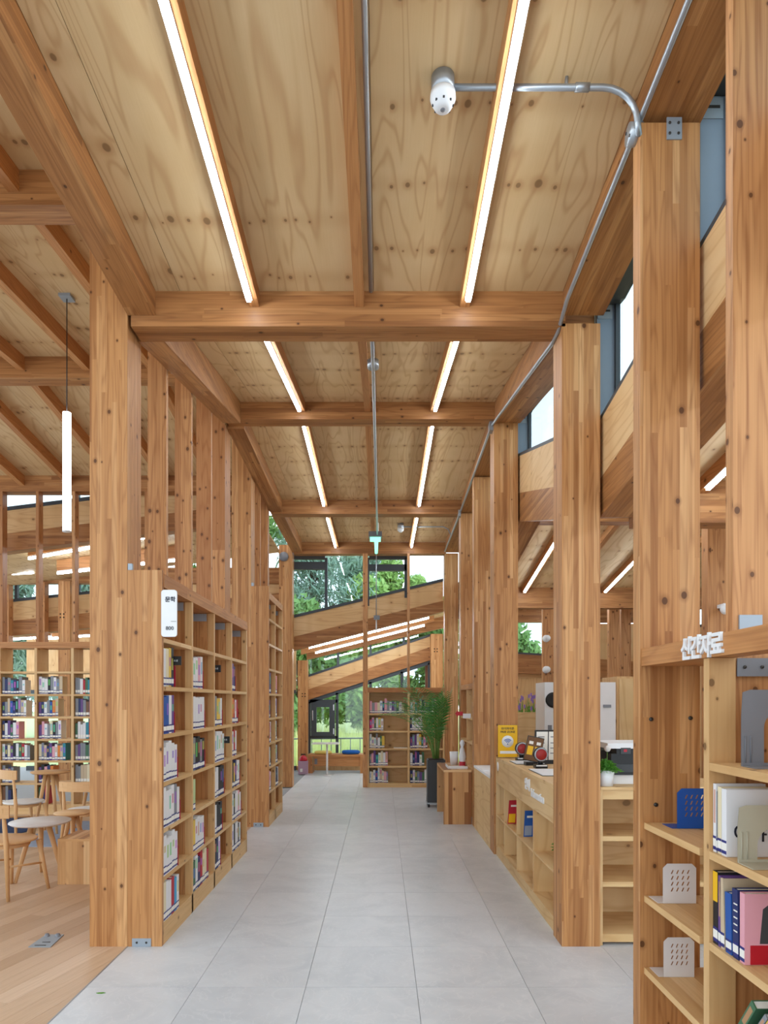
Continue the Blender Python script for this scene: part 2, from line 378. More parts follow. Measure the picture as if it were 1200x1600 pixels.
# wood floor of the reading area: planks laid at an angle
fw = MB().box(-8.5, -1.6, -2.6, 15.9, -0.06, -0.012).build('floor', 'grout', kind='structure')
ang = math.radians(16); dx, dy = math.sin(ang), math.cos(ang)     # plank direction
def clip(poly, f):
    out = []
    for i, p in enumerate(poly):
        q = poly[(i+1) % len(poly)]; a, b = f(p), f(q)
        if a >= 0: out.append(p)
        if (a >= 0) != (b >= 0):
            t = a/(a-b); out.append((p[0]+(q[0]-p[0])*t, p[1]+(q[1]-p[1])*t))
    return out
PW, PL = 0.125, 1.25
for i in range(-50, 45):
    off = random.random()*PL
    for j in range(-4, 14):
        s0, s1 = i*PW, (i+1)*PW-.0012; t0, t1 = j*PL+off, (j+1)*PL+off-.0012
        quad = [(-1.6+dx*t+dy*s, dy*t-dx*s) for s, t in ((s0,t0),(s1,t0),(s1,t1),(s0,t1))]
        quad = clip(quad, lambda p: -1.602-p[0]); quad = clip(quad, lambda p: p[1]-2.4) if quad else quad
        quad = clip(quad, lambda p: 9.6-p[1]) if quad else quad
        quad = clip(quad, lambda p: p[0]+.62*p[1]+.9) if quad else quad
        if len(quad) < 3: continue
        ar = abs(sum(quad[k][0]*quad[(k+1)%len(quad)][1]-quad[(k+1)%len(quad)][0]*quad[k][1] for k in range(len(quad))))/2
        if ar < 0.004: continue
        MB().prism(quad, -.012, 0, uvf=lambda p: (p[0]*dx+p[1]*dy, p[0]*dy-p[1]*dx)).build('plank', 'plank', fw)
part('trim_1', 'steel', None, -1.606, -1.598, 2.4, 4.25, -.012, 0.002, g='y', kind='structure')

# ================================================================ main roof
RN = [(-1.2,4.12),(1.69,4.363),(4.25,4.133),(6.81,4.57),(9.66,4.43),(12.1,4.40)]
def lerp(nodes, d):
    for (a,za),(b,zb) in zip(nodes, nodes[1:]):
        if d <= b or b == nodes[-1][0]: return za+(zb-za)*(d-a)/(b-a)
ceil = lambda d: lerp(RN, d)
cl = thing('ceiling', (0,0,4.2), kind='structure')
PUR = (-0.80, -0.14, 0.525)
def led(x, d0, d1, z0, z1, label, group, w=.03, along='y'):
    """LED batten: housing + glowing diffuser, hung under a purlin"""
    t = thing('led_batten_light', (x,(d0+d1)/2,(z0+z1)/2), label, 'ceiling light', group)
    MB().slope_y(x-w*.68, x+w*.68, d0, d1, z0-.006, z1-.006, z0+.002, z1+.002).build('housing', 'white', t)
    half = (d0+d1)/2; zh = (z0+z1)/2
    for (a,b,za,zb) in ((d0+.01,half-.002,z0,zh),(half+.002,d1-.01,zh,z1)) if d1-d0 > 1.6 else ((d0+.01,d1-.01,z0,z1),):
        MB().slope_y(x-w*.42, x+w*.42, a, b, za-.022, zb-.022, za-.006, zb-.006).build('diffuser', 'led', t)
    return t
BAYNAME = ['behind the entrance', 'in the big first roof bay', 'in the second roof bay', 'in the third roof bay', 'in the last roof bay']
BD = [-1.2, 1.69, 4.25, 6.81, 9.66, 12.1]
for k in range(5):
    d0, d1 = BD[k], BD[k+1]; z0, z1 = ceil(d0), ceil(d1)
    for (a,b) in ((-1.424,-1.27),(-1.27,-.05),(-.05,1.145)):
        MB().slope_y(a+.0015, b-.0015, d0+.001, d1-.001, z0, z1, z0+.02, z1+.02).build('plywood_panel', 'ply', cl)
    e = d0+(.19 if k else 0)
    for x in PUR:
        MB().slope_y(x-.03, x+.03, e, d1, ceil(e)-.10, z1-.10, ceil(e), z1).build('purlin', 'board', cl)
    if k >= 1:
        for x, side in ((PUR[0]-.02,'left'),(PUR[2]+.012,'right')):
            a, b = e+(.10 if k < 4 else .35), d1-.07
            led(x, a, b, ceil(a)-.10, ceil(b)-.10, f'long white LED strip on the {"shelf" if side=="left" else "desk"}-side purlin {BAYNAME[k]}', 'main hall LED strips')
# soffit over the roof, so no sky leaks in
MB().box(-1.6,1.5,-1.2,12.3,4.8,4.83).build('roof', 'greymetal', kind='structure')
BB = {1.69:4.14, 4.25:3.911, 6.81:4.396, 9.66:4.229, 12.1:4.19}
BL = {4.25:'deep glulam cross beam spanning the aisle between the two nearest tall columns', 6.81:'second glulam cross beam over the aisle, above the long desk end',
      9.66:'third glulam cross beam over the aisle, behind the hanging pipe', 12.1:'last glulam cross beam right above the end clerestory windows', 1.69:'glulam cross beam above the aisle entrance'}
for d, b in BB.items():
    if d < 2: continue
    MB().box(-1.58, 1.16, d, d+.18, b, ceil(d)+.0, g='x').build('glulam_beam', 'beam', label=BL[d], cat='beam', group='aisle cross beams', kind='thing')
EB = [(-1.2,1.69,4.0,4.19),(1.69,4.25,4.19,3.98),(4.43,6.81,3.91,4.355),(6.99,9.66,4.37,4.256),(9.84,12.1,4.25,4.21)]
for k, (a,b,z0,z1) in enumerate(EB):
    for (x0,x1,side) in ((-1.60,-1.425,'bookcase'),(1.146,1.40,'desk')):
        MB().slope_y(x0, x1, a, b, z0, z1, max(z0+.3,ceil(a)+.02), max(z1+.3,ceil(b)+.02)).build('edge_beam', 'beam', label=f'sloping glulam edge beam on the {side} side, {BAYNAME[k]}', cat='beam', group='sloping edge beams', kind='thing')
    MB().slope_y(-1.62,-1.602, a, b+.2, z0+.05, z1+.05, 5.1, 5.1).build('wall_left', 'plyband', kind='structure')

# ================================================================ left line: columns, studs
def column(name, x0,x1,y0,y1,z1,label,mat='glulam', z0=0, cat='column', group=None):
    t = thing(name, ((x0+x1)/2,(y0+y1)/2,z0), label, cat, group, 'thing')
    part('shaft', mat, t, x0,x1,y0,y1,z0,z1); return t
def bolts(t, x, z, y, r=.014, gap=.06):
    for a in (-.5,.5):
        for b in (-.5,.5): MB().lathe([(0,-.002),(r,-.002),(r,.004)], (x+a*gap, y, z+b*gap), 12, axis='y').build('bolt_hole', 'hole', t)
LC = -1.602; LF = -1.385
column('glulam_column', -1.84, LC, 4.25, 4.49, 4.9, 'wide tall glulam column standing on the wood floor edge beside the reading area')
column('glulam_column', -1.84, LC, 8.28, 8.52, 4.9, 'tall glulam column behind the gap between the two aisle bookcases')
column('glulam_column', -1.84, LC, 12.1, 12.34, 4.35, 'glulam column at the far end of the bookcase side under the last beam')
sd = ['between the wide column and the 800 sign bookcase middle, thin', 'second', 'third']
SL = ['first slim timber stud rising behind the 800 bookcase, next to the wide column','second slim timber stud rising behind the 800 bookcase','third slim timber stud rising behind the 800 bookcase',
      'last and deepest stud rising behind the 800 bookcase, lit along its aisle edge','first slim stud behind the taller second bookcase','second slim stud behind the taller second bookcase','third slim stud past the taller second bookcase','slim stud standing midway along the far aisle edge']
for (d, dep), lb in zip([(5.02,.045),(5.68,.045),(6.34,.045),(6.9,.25),(8.9,.05),(9.5,.12)], SL):
    column('stud_column', LC-.14, LC-.001, d, d+dep, 4.9, lb, 'stud', group='slim studs of the bookcase wall')

# ================================================================ books
PAGES = None
def unit_book():
    m = MB(); t = .07     # x: 0 fore edge .. 1 spine ; y: -0.5..0.5 ; z: 0..1
    m.box(0,1,-.5,-.42,0,1,mi=0); m.box(0,1,.42,.5,0,1,mi=0); m.box(.97,1,-.42,.42,0,1,mi=0)
    m.box(.03,.97,-.42,.42,.012,.985,mi=1)
    return m.mesh('book', ['cover','paper'])
def unit_label():
    m = MB(); m.box(1.0,1.006,-.47,.47,.035,.085,mi=1); m.box(1.0,1.006,-.47,.47,.085,.20,mi=0); m.box(1.0,1.006,-.47,.47,.20,.235,mi=1)
    return m.mesh('spine_label', ['paper','blueink2'])
M['blueink2'] = plain('label_blue', srgb(38,44,120), 0.5)
BOOK, LABEL = unit_book(), unit_label()
CW = {'white':(226,226,228),'black':(34,34,38),'navy':(38,48,98),'blue':(36,84,160),'red':(176,34,48),'grey':(132,136,142),'cream':(226,214,180),'yellow':(222,186,74),'green':(66,108,78),
      'pale green':(182,204,150),'pink':(222,160,172),'magenta':(214,44,124),'orange':(216,128,54),'brown':(120,82,54),'purple':(104,72,134),'teal':(44,132,150),'sky blue':(64,156,204),'beige':(200,180,150)}
n_books = 0
def book(c, loc, size, rotz, label, group, tilt=0.0, sticker=True, lean_axis='y'):
    """loc: bottom centre of the spine face; size: depth, thickness, height; spine towards local +x"""
    global n_books
    o = bpy.data.objects.new('book', BOOK); COL.objects.link(o)
    dpt, th, h = size
    mt = Matrix.Translation(loc) @ Matrix.Rotation(rotz, 4, 'Z') @ Matrix.Rotation(tilt, 4, 'X') @ Matrix.Translation((-dpt,0,0)) @ Matrix.Diagonal((dpt,th,h,1))
    o.matrix_world = mt
    o.color = srgb(*CW[c])
    tag(o, label, 'book', group)
    if sticker:
        s = bpy.data.objects.new('spine_label', LABEL); COL.objects.link(s); s.parent = o
    n_books += 1
    return o
STUFF = []          # books past the limit
def row_of_books(colours, x, y, z, along, rotz, case, shelf, bay, group, depth=.15, hb=(.2,.25), tb=(.02,.035), rnd=None, stuff=False, first='first'):
    rnd = rnd or random; pos = 0.0
    for k, c in enumerate(colours):
        th = rnd.uniform(*tb); h = rnd.uniform(*hb); dp = depth*rnd.uniform(.85,1.0)
        p = (x+along[0]*(pos+th/2), y+along[1]*(pos+th/2), z)
        if stuff: STUFF.append((c, p, (dp,th-.002,h), rotz))
        else: book(c, p, (dp,th-.002,h), rotz, f'{c} book, {ORD[k]} on the {shelf} shelf, {bay} bay of the {case}', group)
        pos += th
    return pos

def bookend(mat, y, x, z, label, w=.12, h=.15, t=.002, holes=False, group=None, name='bookend', face='x'):
    """L-shaped sheet-metal bookend; plate in the XZ plane at y, running from x to x+w; base goes back to +y"""
    b = MB(); r = .018
    o = thing(name, (x+w/2, y, z), label, 'bookend', group)
    if not holes:
        pr = [(0,0),(w,0),(w,h-r),(w-r*.3,h-r*.3),(w-r,h),(r,h),(r*.3,h-r*.3),(0,h-r)]
        b.prism(pr, 0, t, tf=lambda p: (x+p[0], y+p[2], z+p[1]))
    else:
        nx, nz = 4, 4; mx0, mx1, mz0, mz1 = w*.2, w*.84, h*.27, h*.86
        def q(a,b_,c,d): b.face([(x+p[0],y,z+p[1]) for p in (a,b_,c,d)]); b.face([(x+p[0],y+t,z+p[1]) for p in (d,c,b_,a)])
        q((0,0),(w,0),(w,mz0),(0,mz0)); q((0,mz0),(mx0,mz0),(mx0,mz1),(0,mz1)); q((mx1,mz0),(w,mz0),(w,mz1),(mx1,mz1))
        q((0,mz1),(w,mz1),(w,h-r),(0,h-r)); q((0,h-r),(w,h-r),(w-r,h),(r,h))
        cw, ch = (mx1-mx0)/nx, (mz1-mz0)/nz
        for i in range(nx):
            for j in range(nz):
                x0, z0 = mx0+i*cw, mz0+j*ch; x1, z1 = x0+cw, z0+ch
                A = [(x0,z0),(x1,z0),(x1,z1),(x0,z1)]
                I = [(x0+.2*cw,z0+.2*ch),(x0+.48*cw,z0+.2*ch),(x0+.80*cw,z0+.86*ch),(x0+.52*cw,z0+.86*ch)]
                for k in range(4): q(A[k],A[(k+1)%4],I[(k+1)%4],I[k])
    b.build('plate', mat, o)
    MB().box(x-.02,x+w*.8,y+t,y+.10,z,z+t).build('base', mat, o)
    return o

# ---------------------------------------------------------------- bookcase along the left aisle
LEV = [.105+.031, .418+.01, .724+.01, 1.03, 1.336, 1.642, 1.95, 2.26, 2.57]
SH = 'lowest,second,third,fourth,fifth,sixth,top,eighth,top'.split(',')
def aisle_case(d0, divs, levels, top, label, endtop):
    t = thing('bookcase', (-1.5,(d0+divs[-1])/2,0), label, 'bookcase')
    ep = part('end_panel', 'glulam', t, LC+.001, LF, d0, d0+.035, 0, endtop)
    part('floor_bracket', 'bracket', ep, LC+.03, LC+.15, d0-.003, d0, 0, .052)
    for s in (-.03,.03): MB().lathe([(0,-.005),(.007,-.005),(.007,0)], (LC+.09+s, d0, .026), 10, axis='y').build('bracket_screw', 'screw', ep)
    part('top_bracket', 'bracket', ep, LC+.004, LC+.03, d0-.003, d0+.02, endtop-.0, endtop+.04)
    edges = [d0+.035]+divs
    part('top_board', 'board', t, LC+.005, LF+.003, edges[0], divs[-1]+.02, top-.085, top, g='y')
    part('plinth', 'pine', t, LC+.02, LF, edges[0], divs[-1], 0, levels[0]-.001, g='y')
    part('back_panel', 'glulam', t, LC+.0005, LC+.005, edges[0], divs[-1], 0.0, top-.086)
    for d in divs:
        part('upright', 'pine_end', t, LF-.05, LF, d-.018, d+.018, 0, top-.086)
        dp = part('divider_panel', 'glulam', t, LC+.006, LF-.051, d-.02, d+.02, 0.0, top-.086)
        part('steel_angle', 'bracket', dp, LC+.03, LF-.06, d-.026, d-.0205, top-.15, top-.09)
    for i, (a,b) in enumerate(zip(edges, divs)):
        for z in levels[1:]:
            part('shelf', 'pine', t, LC+.006, LF-.001, a+(.019 if i else 0), b-.0185, z-.027, z, g='y')
    return t, edges
D1 = [4.94, 5.59, 6.24, 6.93]
c1, E1 = aisle_case(4.25, D1, LEV[:7], 2.357, 'tall pine bookcase along the aisle carrying the white 800 sign', 2.375)
D2 = [8.80, 9.42]
c2, E2 = aisle_case(8.28, D2, LEV[:9], 2.89, 'taller second pine bookcase further down the aisle, past the gap', 2.96)
# 800 sign
sg = thing('shelf_sign', (LF+.01, 4.36, 2.1), 'white rounded hanging sign reading 800 at the bookcase end', 'sign')
def rrect(w, h, r, n=5):
    out = []
    for cx, cy, a0 in ((w/2-r,h/2-r,0),(-w/2+r,h/2-r,90),(-w/2+r,-h/2+r,180),(w/2-r,-h/2+r,270)):
        for k in range(n+1):
            a = math.radians(a0+90*k/n); out.append((cx+r*math.cos(a), cy+r*math.sin(a)))
    return out
# the sign stands square to the aisle, facing the entrance
SX, SZ, SY = -1.335, 2.10, 4.235
MB().prism(rrect(.098,.295,.018), 0, .012, tf=lambda p: (SX+p[0], SY+p[2], SZ+p[1])).build('plate', 'white', sg)
lettering('lettering', '문학', .036, 'ink', (SX+.008, SY-.002, SZ+.085), FACE_CAM, sg, extrude=.001, bold=.0008)
lettering('lettering', '800', .034, 'ink', (SX+.005, SY-.002, SZ-.095), FACE_CAM, sg, extrude=.001)
part('rule_line', 'ink', sg, SX+.012, SX+.045, SY-.002, SY, SZ-.052, SZ-.050)

BK1 = {  # (bay, shelf level): colours, then end marker: r crimson bookend, s black marker flag
 (0,5):('white cream yellow black', 'rs'), (0,4):('blue blue white purple', 'r'), (0,3):('white white white white white', 'r'), (0,2):('white white white white grey white', 'r'),
 (0,1):('white white white white white', 'r'), (0,0):('cream white white red sky_blue white', ''),
 (1,5):('white white pink white', 'r'), (1,4):('white white white white white', 'r'), (1,3):('grey black black grey black', 'r'), (1,2):('pale_green', ''), (1,1):('yellow white white white white', 'r'), (1,0):('green white navy red cream cream red', ''),
 (2,5):('', 's'), (2,4):('grey yellow yellow white', 'r'), (2,3):('white white white white white', 's'), (2,2):('white white black black black', 'r'), (2,1):('white black black black', 'r'), (2,0):('black navy white', 'r'),
 (3,5):('purple navy', 'r'), (3,4):('orange red white red', 'r'), (3,3):('white red white', ''), (3,2):('black yellow navy white white', 'r'), (3,1):('white black white white pink white', 'r'), (3,0):('white black white white black white', '')}
rb = random.Random(3)
for (bay, lv), (cs, ends) in BK1.items():
    cs = [c.replace('_',' ') for c in cs.split()]
    y = E1[bay]+(.005 if bay == 0 else .024); z = LEV[lv]+.001
    L = row_of_books(cs, LF-.003, y, z, (0,1), 0.0, '800 bookcase', SH[lv], ORD[bay], 'books in the 800 bookcase', .15, (.22,.26), (.05,.062) if bay == 0 else (.058,.07), rb)
    yy = y+L+.004
    if 's' in ends:
        t = thing('shelf_marker', (LF-.03, yy+.01, z), f'small black marker flag standing on the {SH[lv]} shelf, {ORD[bay]} bay of the 800 bookcase', 'sign', 'black marker flags')
        MB().box(LF-.1,LF-.04,yy,yy+.012,z,z+.20).build('stand', 'black', t)
        MB().box(LF-.06,LF+.045,yy+.001,yy+.008,z+.145,z+.205).build('flag', 'black', t)
        lettering('lettering', '한국소설', .016, 'white', (LF-.005, yy-.0005, z+.175), FACE_CAM, t, extrude=.0005)
        yy += .02
    if 'r' in ends:
        h = .15
        bookend('crimson', yy, LF-.163, z, f'crimson metal bookend on the {SH[lv]} shelf, {ORD[bay]} bay of the 800 bookcase', .165, h, .003, group='crimson bookends')
BK2 = {(0,4):'navy purple',(0,3):'purple',(0,2):'red white',(0,1):'white black',(0,0):'pink white',(1,4):'red pink',(1,3):'white purple',(1,2):'white navy',(1,1):'black white navy',(1,0):'navy black navy white'}
for (bay, lv), cs in BK2.items():
    row_of_books(cs.split(), LF-.003, E2[bay]+.024, LEV[lv+ (1 if lv < 5 else 0)]+.001, (0,1), 0.0, 'taller second bookcase', SH[lv+1], ORD[bay], 'books in the second aisle bookcase', .15, (.22,.26), (.05,.066), rb)

# ================================================================ right line: columns
RX0, RX1 = 1.138, 1.38
column('glulam_column', RX0, RX1, 4.25, 4.46, 3.93, 'full-height glulam column standing on the tiles at the near end of the information desk')
c = column('glulam_column', RX0, RX1, 6.81, 7.05, 4.355, 'glulam column at the far end of the information desk, behind the yellow stand sign')
column('glulam_column', RX0, RX1, 8.28, 8.44, 4.30, 'glulam column beside the small kiosk table')
column('glulam_column', RX0, RX1, 9.66, 9.9, 4.235, 'glulam column past the palm with a red arrow sign on it')
column('glulam_column', RX0, RX1, 12.1, 12.34, 4.2, 'glulam column at the end of the desk side behind the potted palm')
r1 = column('stud_column', RX0-.017, RX1, 2.92, 3.0, 4.055, 'wide flat timber post with knots forming the end of the new-books shelf', 'glulam')
br = part('top_bracket', 'bracket', r1, 1.235, 1.30, 2.915, 2.92, 3.98, 4.075)
for dz in (.02,.065):
    for dx_ in (.012,.05): MB().lathe([(0,-.003),(.006,-.003),(.006,.001)], (1.235+dx_, 2.915, 3.985+dz), 8, axis='y').build('bracket_screw', 'screw', br)
r0 = column('stud_column', 1.231, 1.398, 2.36, 2.41, 4.1, 'broad knotty timber post rising behind the new-books shelf', 'stud')
part('steel_plate', 'bracket', r0, 1.25, 1.33, 2.352, 2.36, 1.76, 1.85)
for dx_, z in ((.03,1.47),(.2,1.475),(.05,1.10)):
    MB().lathe([(0,-.006),(.009,-.006),(.009,0)], (RX0+dx_, 2.92, z), 10, axis='y').build('screw_head', 'screw', r1)

# ---------------------------------------------------------------- new-books shelf at the right edge
ns = thing('bookcase', (1.25,2.4,0), 'low pine bookcase topped with a board lettered 신간자료', 'bookcase')
FX = RX0
tb = part('top_board', 'board', ns, FX-.012, 1.229, 1.0, 2.919, 1.70, 1.775, g='y'); part('top_board', 'board', ns, 1.23, 1.40, 2.412, 2.919, 1.70, 1.775, g='y')
lettering('lettering', '신간자료', .088, 'white', (FX-.016, 2.365, 1.735), FACE_NX, tb, extrude=.005, spacing=.86, bold=.003)
DV = 2.36; DV2 = 1.65
for d in (DV, DV2):
    part('divider', 'pine_end', ns, FX, 1.23, d-.02, d+.02, 0, 1.699)
    if d == DV2: part('divider_panel', 'glulam', ns, 1.231, 1.40, d-.016, d+.016, 0, 1.699)
part('back_panel', 'pine', ns, 1.401, 1.415, 2.412, 2.919, 0, 1.699); part('back_panel', 'pine', ns, 1.401, 1.415, 1.0, 2.358, 0, 1.699)
for z in (.105, .396, .707, 1.023):
    part('shelf', 'pine', ns, FX, 1.40, DV+.051, 2.919, z-.027, z, g='y')
for z in (.105, .418, .712, 1.028, 1.335):
    part('shelf', 'pine', ns, FX, 1.40, DV2+.021, DV-.021, z-.027, z, g='y')
    part('shelf', 'pine', ns, FX, 1.40, 1.0, DV2-.021, z-.027, z, g='y')
part('plinth', 'pine', ns, FX+.004, 1.40, 1.0, DV-.021, 0, .077, g='y'); part('plinth', 'pine', ns, FX+.004, 1.40, DV+.052, 2.919, 0, .077, g='y')
an = part('steel_angle', 'greymetal', ns, 1.235, 1.395, DV-.022, DV-.0165, 1.635, 1.698)
for xx in (1.26,1.32): MB().lathe([(0,-.004),(.006,-.004),(.006,0)], (xx, DV-.022, 1.667), 8, axis='y').build('bracket_screw', 'screw', an)
for (yy,zz) in ((2.40,1.66),(2.40,1.43),(2.40,.62)): MB().tube([(1.325,DV+.0505,zz),(1.325,DV+.075,zz)], .013, 10).build('screw_head', 'screw', ns)
bookend('blue', 2.775, 1.218, 1.024, 'blue perforated metal bookend on the empty middle shelf by the timber post', .135, .165, .002, True)
bookend('whitemetal', 2.80, 1.17, .708, 'white perforated bookend on the shelf just below the blue one', .138, .165, .002, True)
bookend('whitemetal', 2.813, 1.178, .397, 'white perforated bookend on the lowest visible shelf', .128, .165, .002, True)
bookend('orange', 2.10, 1.20, .419, 'amber perforated bookend in front of leaning books on the low shelf', .135, .165, .002, True)
def arch_end(mat, y, x, z, w, h, label, aw, ah, ribs=True):
    o = thing('bookend', (x+w/2,y,z), label, 'bookend'); t = .0025; b = MB(); n = 12
    cxm = x+w*.62; outer = []; inner = []
    R = .02
    for k in range(n+1):
        a = math.pi*k/n
        inner.append((cxm-aw/2*math.cos(a), z+.012+(ah-aw/2)+aw/2*math.sin(a)))
    inner = [(cxm-aw/2, z+.012)]+inner+[(cxm+aw/2, z+.012)]
    m = len(inner)
    for k in range(m):
        f = k/(m-1)
        if f < .2: outer.append((x, z+(h-R)*f/.2))
        elif f > .8: outer.append((x+w, z+(h-R)*(1-f)/.2))
        else:
            g = (f-.2)/.6; outer.append((x+w*g, z+h-(R if g in (0,1) else 0)-(.008 if g < .08 or g > .92 else 0)))
    for k in range(m-1):
        A = [outer[k],outer[k+1],inner[k+1],inner[k]]
        b.face([(p[0],y,p[1]) for p in A]); b.face([(p[0],y+t,p[1]) for p in A[::-1]])
        b.face([(inner[k][0],y,inner[k][1]),(inner[k+1][0],y,inner[k+1][1]),(inner[k+1][0],y+t,inner[k+1][1]),(inner[k][0],y+t,inner[k][1])])
    b.build('plate', mat, o)
    MB().box(x,x+w,y-.004,y+.0,z,z+.012).build('lip', mat, o)
    MB().box(x,x+w,y-.09,y-.004,z,z+.003).build('base', mat, o)
    for s in (.012,.03): MB().tube([(x+s,y-.002,z+.01),(x+s,y-.002,z+.10)], .0018, 6).build('rib', mat, o)
    return o
arch_end('greymetal', 2.20, 1.175, 1.336, .20, .25, 'tall grey steel bookend with an arched cut-out on the upper shelf', .10, .165)
arch_end('cream', 2.165, 1.145, 1.029, .19, .185, 'cream steel bookend with an arched cut-out in front of a white book', .11, .10)
# books on it: spines towards the aisle, front covers towards the entrance
def rbook(c, y, z, size, label, tilt=0.0, x=FX+.012, sticker=True):
    return book(c, (x, y, z), size, math.pi, label, 'books in the new-books shelf', tilt, sticker)
y = DV-.022
for c, th, h, dp, lb, stp in (('white',.022,.235,.17,'white book with a green spine stripe, deepest on the shelf under the grey bookend',1),('grey',.010,.21,.16,'thin grey book wedged beside the green striped book',1),
                          ('cream',.026,.228,.165,'cream spined book beside the large white story book',1),('white',.034,.225,.19,'large white book with navy lettering facing the aisle entrance',1)):
    y -= th/2; b = rbook(c, y-.001, 1.029, (dp,th-.002,h), lb); yb = y; y -= th/2
    if 'green' in lb and 'stripe,' in lb: MB().box(-.001,.003,-.3,.3,.02,.70).build('x','leaf2') if False else None
fr = y-.0015
lettering('title_lettering', '이야기', .062, 'ink', (FX+.118, fr, 1.105), FACE_CAM, b, extrude=.0004, bold=.001)
b.children[-1].matrix_parent_inverse = b.matrix_world.inverted()
y = DV-.021
for c, th, h, dp, lb, tl in (('black',.034,.25,.15,'black and yellow book, deepest of the row of colourful new books',0),('purple',.018,.242,.155,'purple spined book beside the black and yellow book',0),
                             ('beige',.026,.238,.15,'kraft brown book leaning beside the purple one',.05),('blue',.04,.20,.155,'mid-blue book, shortest of the colourful row',.035),
                             ('navy',.036,.225,.165,'navy book with fine white writing beside the pink one',.03),('pink',.03,.225,.19,'pale pink book with a red band and cover picture',.0)):
    y -= th/2; b = rbook(c, y-.002, .713, (dp,th-.002,h), lb, tl); yb = y; y -= th/2+(.006 if tl else .001)
    inv = b.matrix_world.inverted()
    def onbook(o): o.parent = b; o.matrix_parent_inverse = inv
    if c == 'black': onbook(MB().box(FX+.011,FX+.0125,yb-.016,yb+.015,.86,.962).build('yellow_spine_print','yellow'))
    if c == 'pink':
        f = yb-th/2-.0012
        onbook(MB().box(FX+.03,FX+.2,f-.0006,f+.0008,.714,.775).build('red_band','red'))
        onbook(MB().prism([(0,0),(.12,0),(.12,.13),(.05,.14),(.01,.11)],-.0004,.0008,tf=lambda p:(FX+.06+p[0],f+p[2],.78+p[1])).build('cover_picture','charcoal'))
        onbook(lettering('title_lettering','세상', .03, 'red', (FX+.12,f-.0006,.92), FACE_CAM, None, extrude=.0003))
    if c == 'navy':
        for q in range(5): onbook(MB().box(FX+.0105,FX+.0125,yb-.012,yb+.010,.80+q*.022,.804+q*.022).build('spine_lettering','paper'))
for k, (c, dy, tl, lb) in enumerate((('green',.0,-.62,'green book leaning steeply on the low shelf behind the amber bookend'),('grey',-.06,-.66,'grey book leaning against the green one on the low shelf'),('yellow',-.085,-.66,'yellow edged book leaning over the grey one on the low shelf'))):
    rbook(c, 2.21+dy, .432, (.16,.03 if k == 0 else .016,.22), lb, tl)

# ================================================================ right lower zone: band, clerestory, roof
QN = [(0.6,3.49),(2.98,3.15),(4.31,2.96),(6.95,3.68),(9.7,3.18),(12.4,3.30)]
q = lambda d: lerp(QN, d)
QX0, QX1 = 1.42, 4.3
ce2 = thing('ceiling', (3,6,3.2), kind='structure')
qd = [0.6,4.31,6.95,9.7,12.4]
RB = ['in the low side roof beside the new-books shelf', 'in the low side roof above the counter cabinet', 'in the low side roof beyond the information desk', 'in the last low side roof bay']
for k, (a,b) in enumerate(zip(qd, qd[1:])):
    for (x0,x1) in ((1.642,2.64),(2.64,3.86),(3.86,5.2)):
        MB().slope_y(x0+.0015, x1-.0015, a+.001, b-.001, q(a), q(b), q(a)+.02, q(b)+.02).build('plywood_panel', 'ply', ce2)
    for x in (2.05,2.62,3.2,3.8):
        MB().slope_y(x-.03, x+.03, a+.18, b, q(a+.18)-.085, q(b)-.085, q(a+.18), q(b)).build('purlin', 'board', ce2)
    for x, nm in ((2.05,'first purlin'),(3.2,'third purlin')):
        led(x-.01, a+.35, b-.09, q(a+.35)-.085, q(b-.09)-.085, f'LED strip under the {nm} {RB[k]}', 'side aisle LED strips')
    if k < 3 or True:
        lo = [3.24,2.725,3.40,2.95,3.05]
        MB().slope_y(1.40, 1.64, a, b, lo[k], lo[k+1], q(a)+.01, q(b)+.01).build('edge_beam', 'beam', label=f'lower glulam edge beam under the clerestory {RB[k]}', cat='beam', group='lower edge beams', kind='thing')
        up = .385
        MB().slope_y(1.401, 1.42, a, b, q(a)+.011, q(b)+.011, q(a)+up, q(b)+up).build('wall_right', 'plyband', kind='structure')
for d, b, lb in ((4.31,2.69,'glulam cross beam of the low side roof behind the desk column'),(6.95,3.40,'ridge cross beam of the low side roof'),(9.7,2.886,'glulam cross beam of the low side roof beyond the desk'),(12.4,3.0,'end cross beam of the low side roof')):
    MB().box(1.641, 5.2, d, d+.16, b, q(d)+.005, g='x').build('glulam_beam', 'beam', label=lb, cat='beam', group='side roof cross beams', kind='thing')
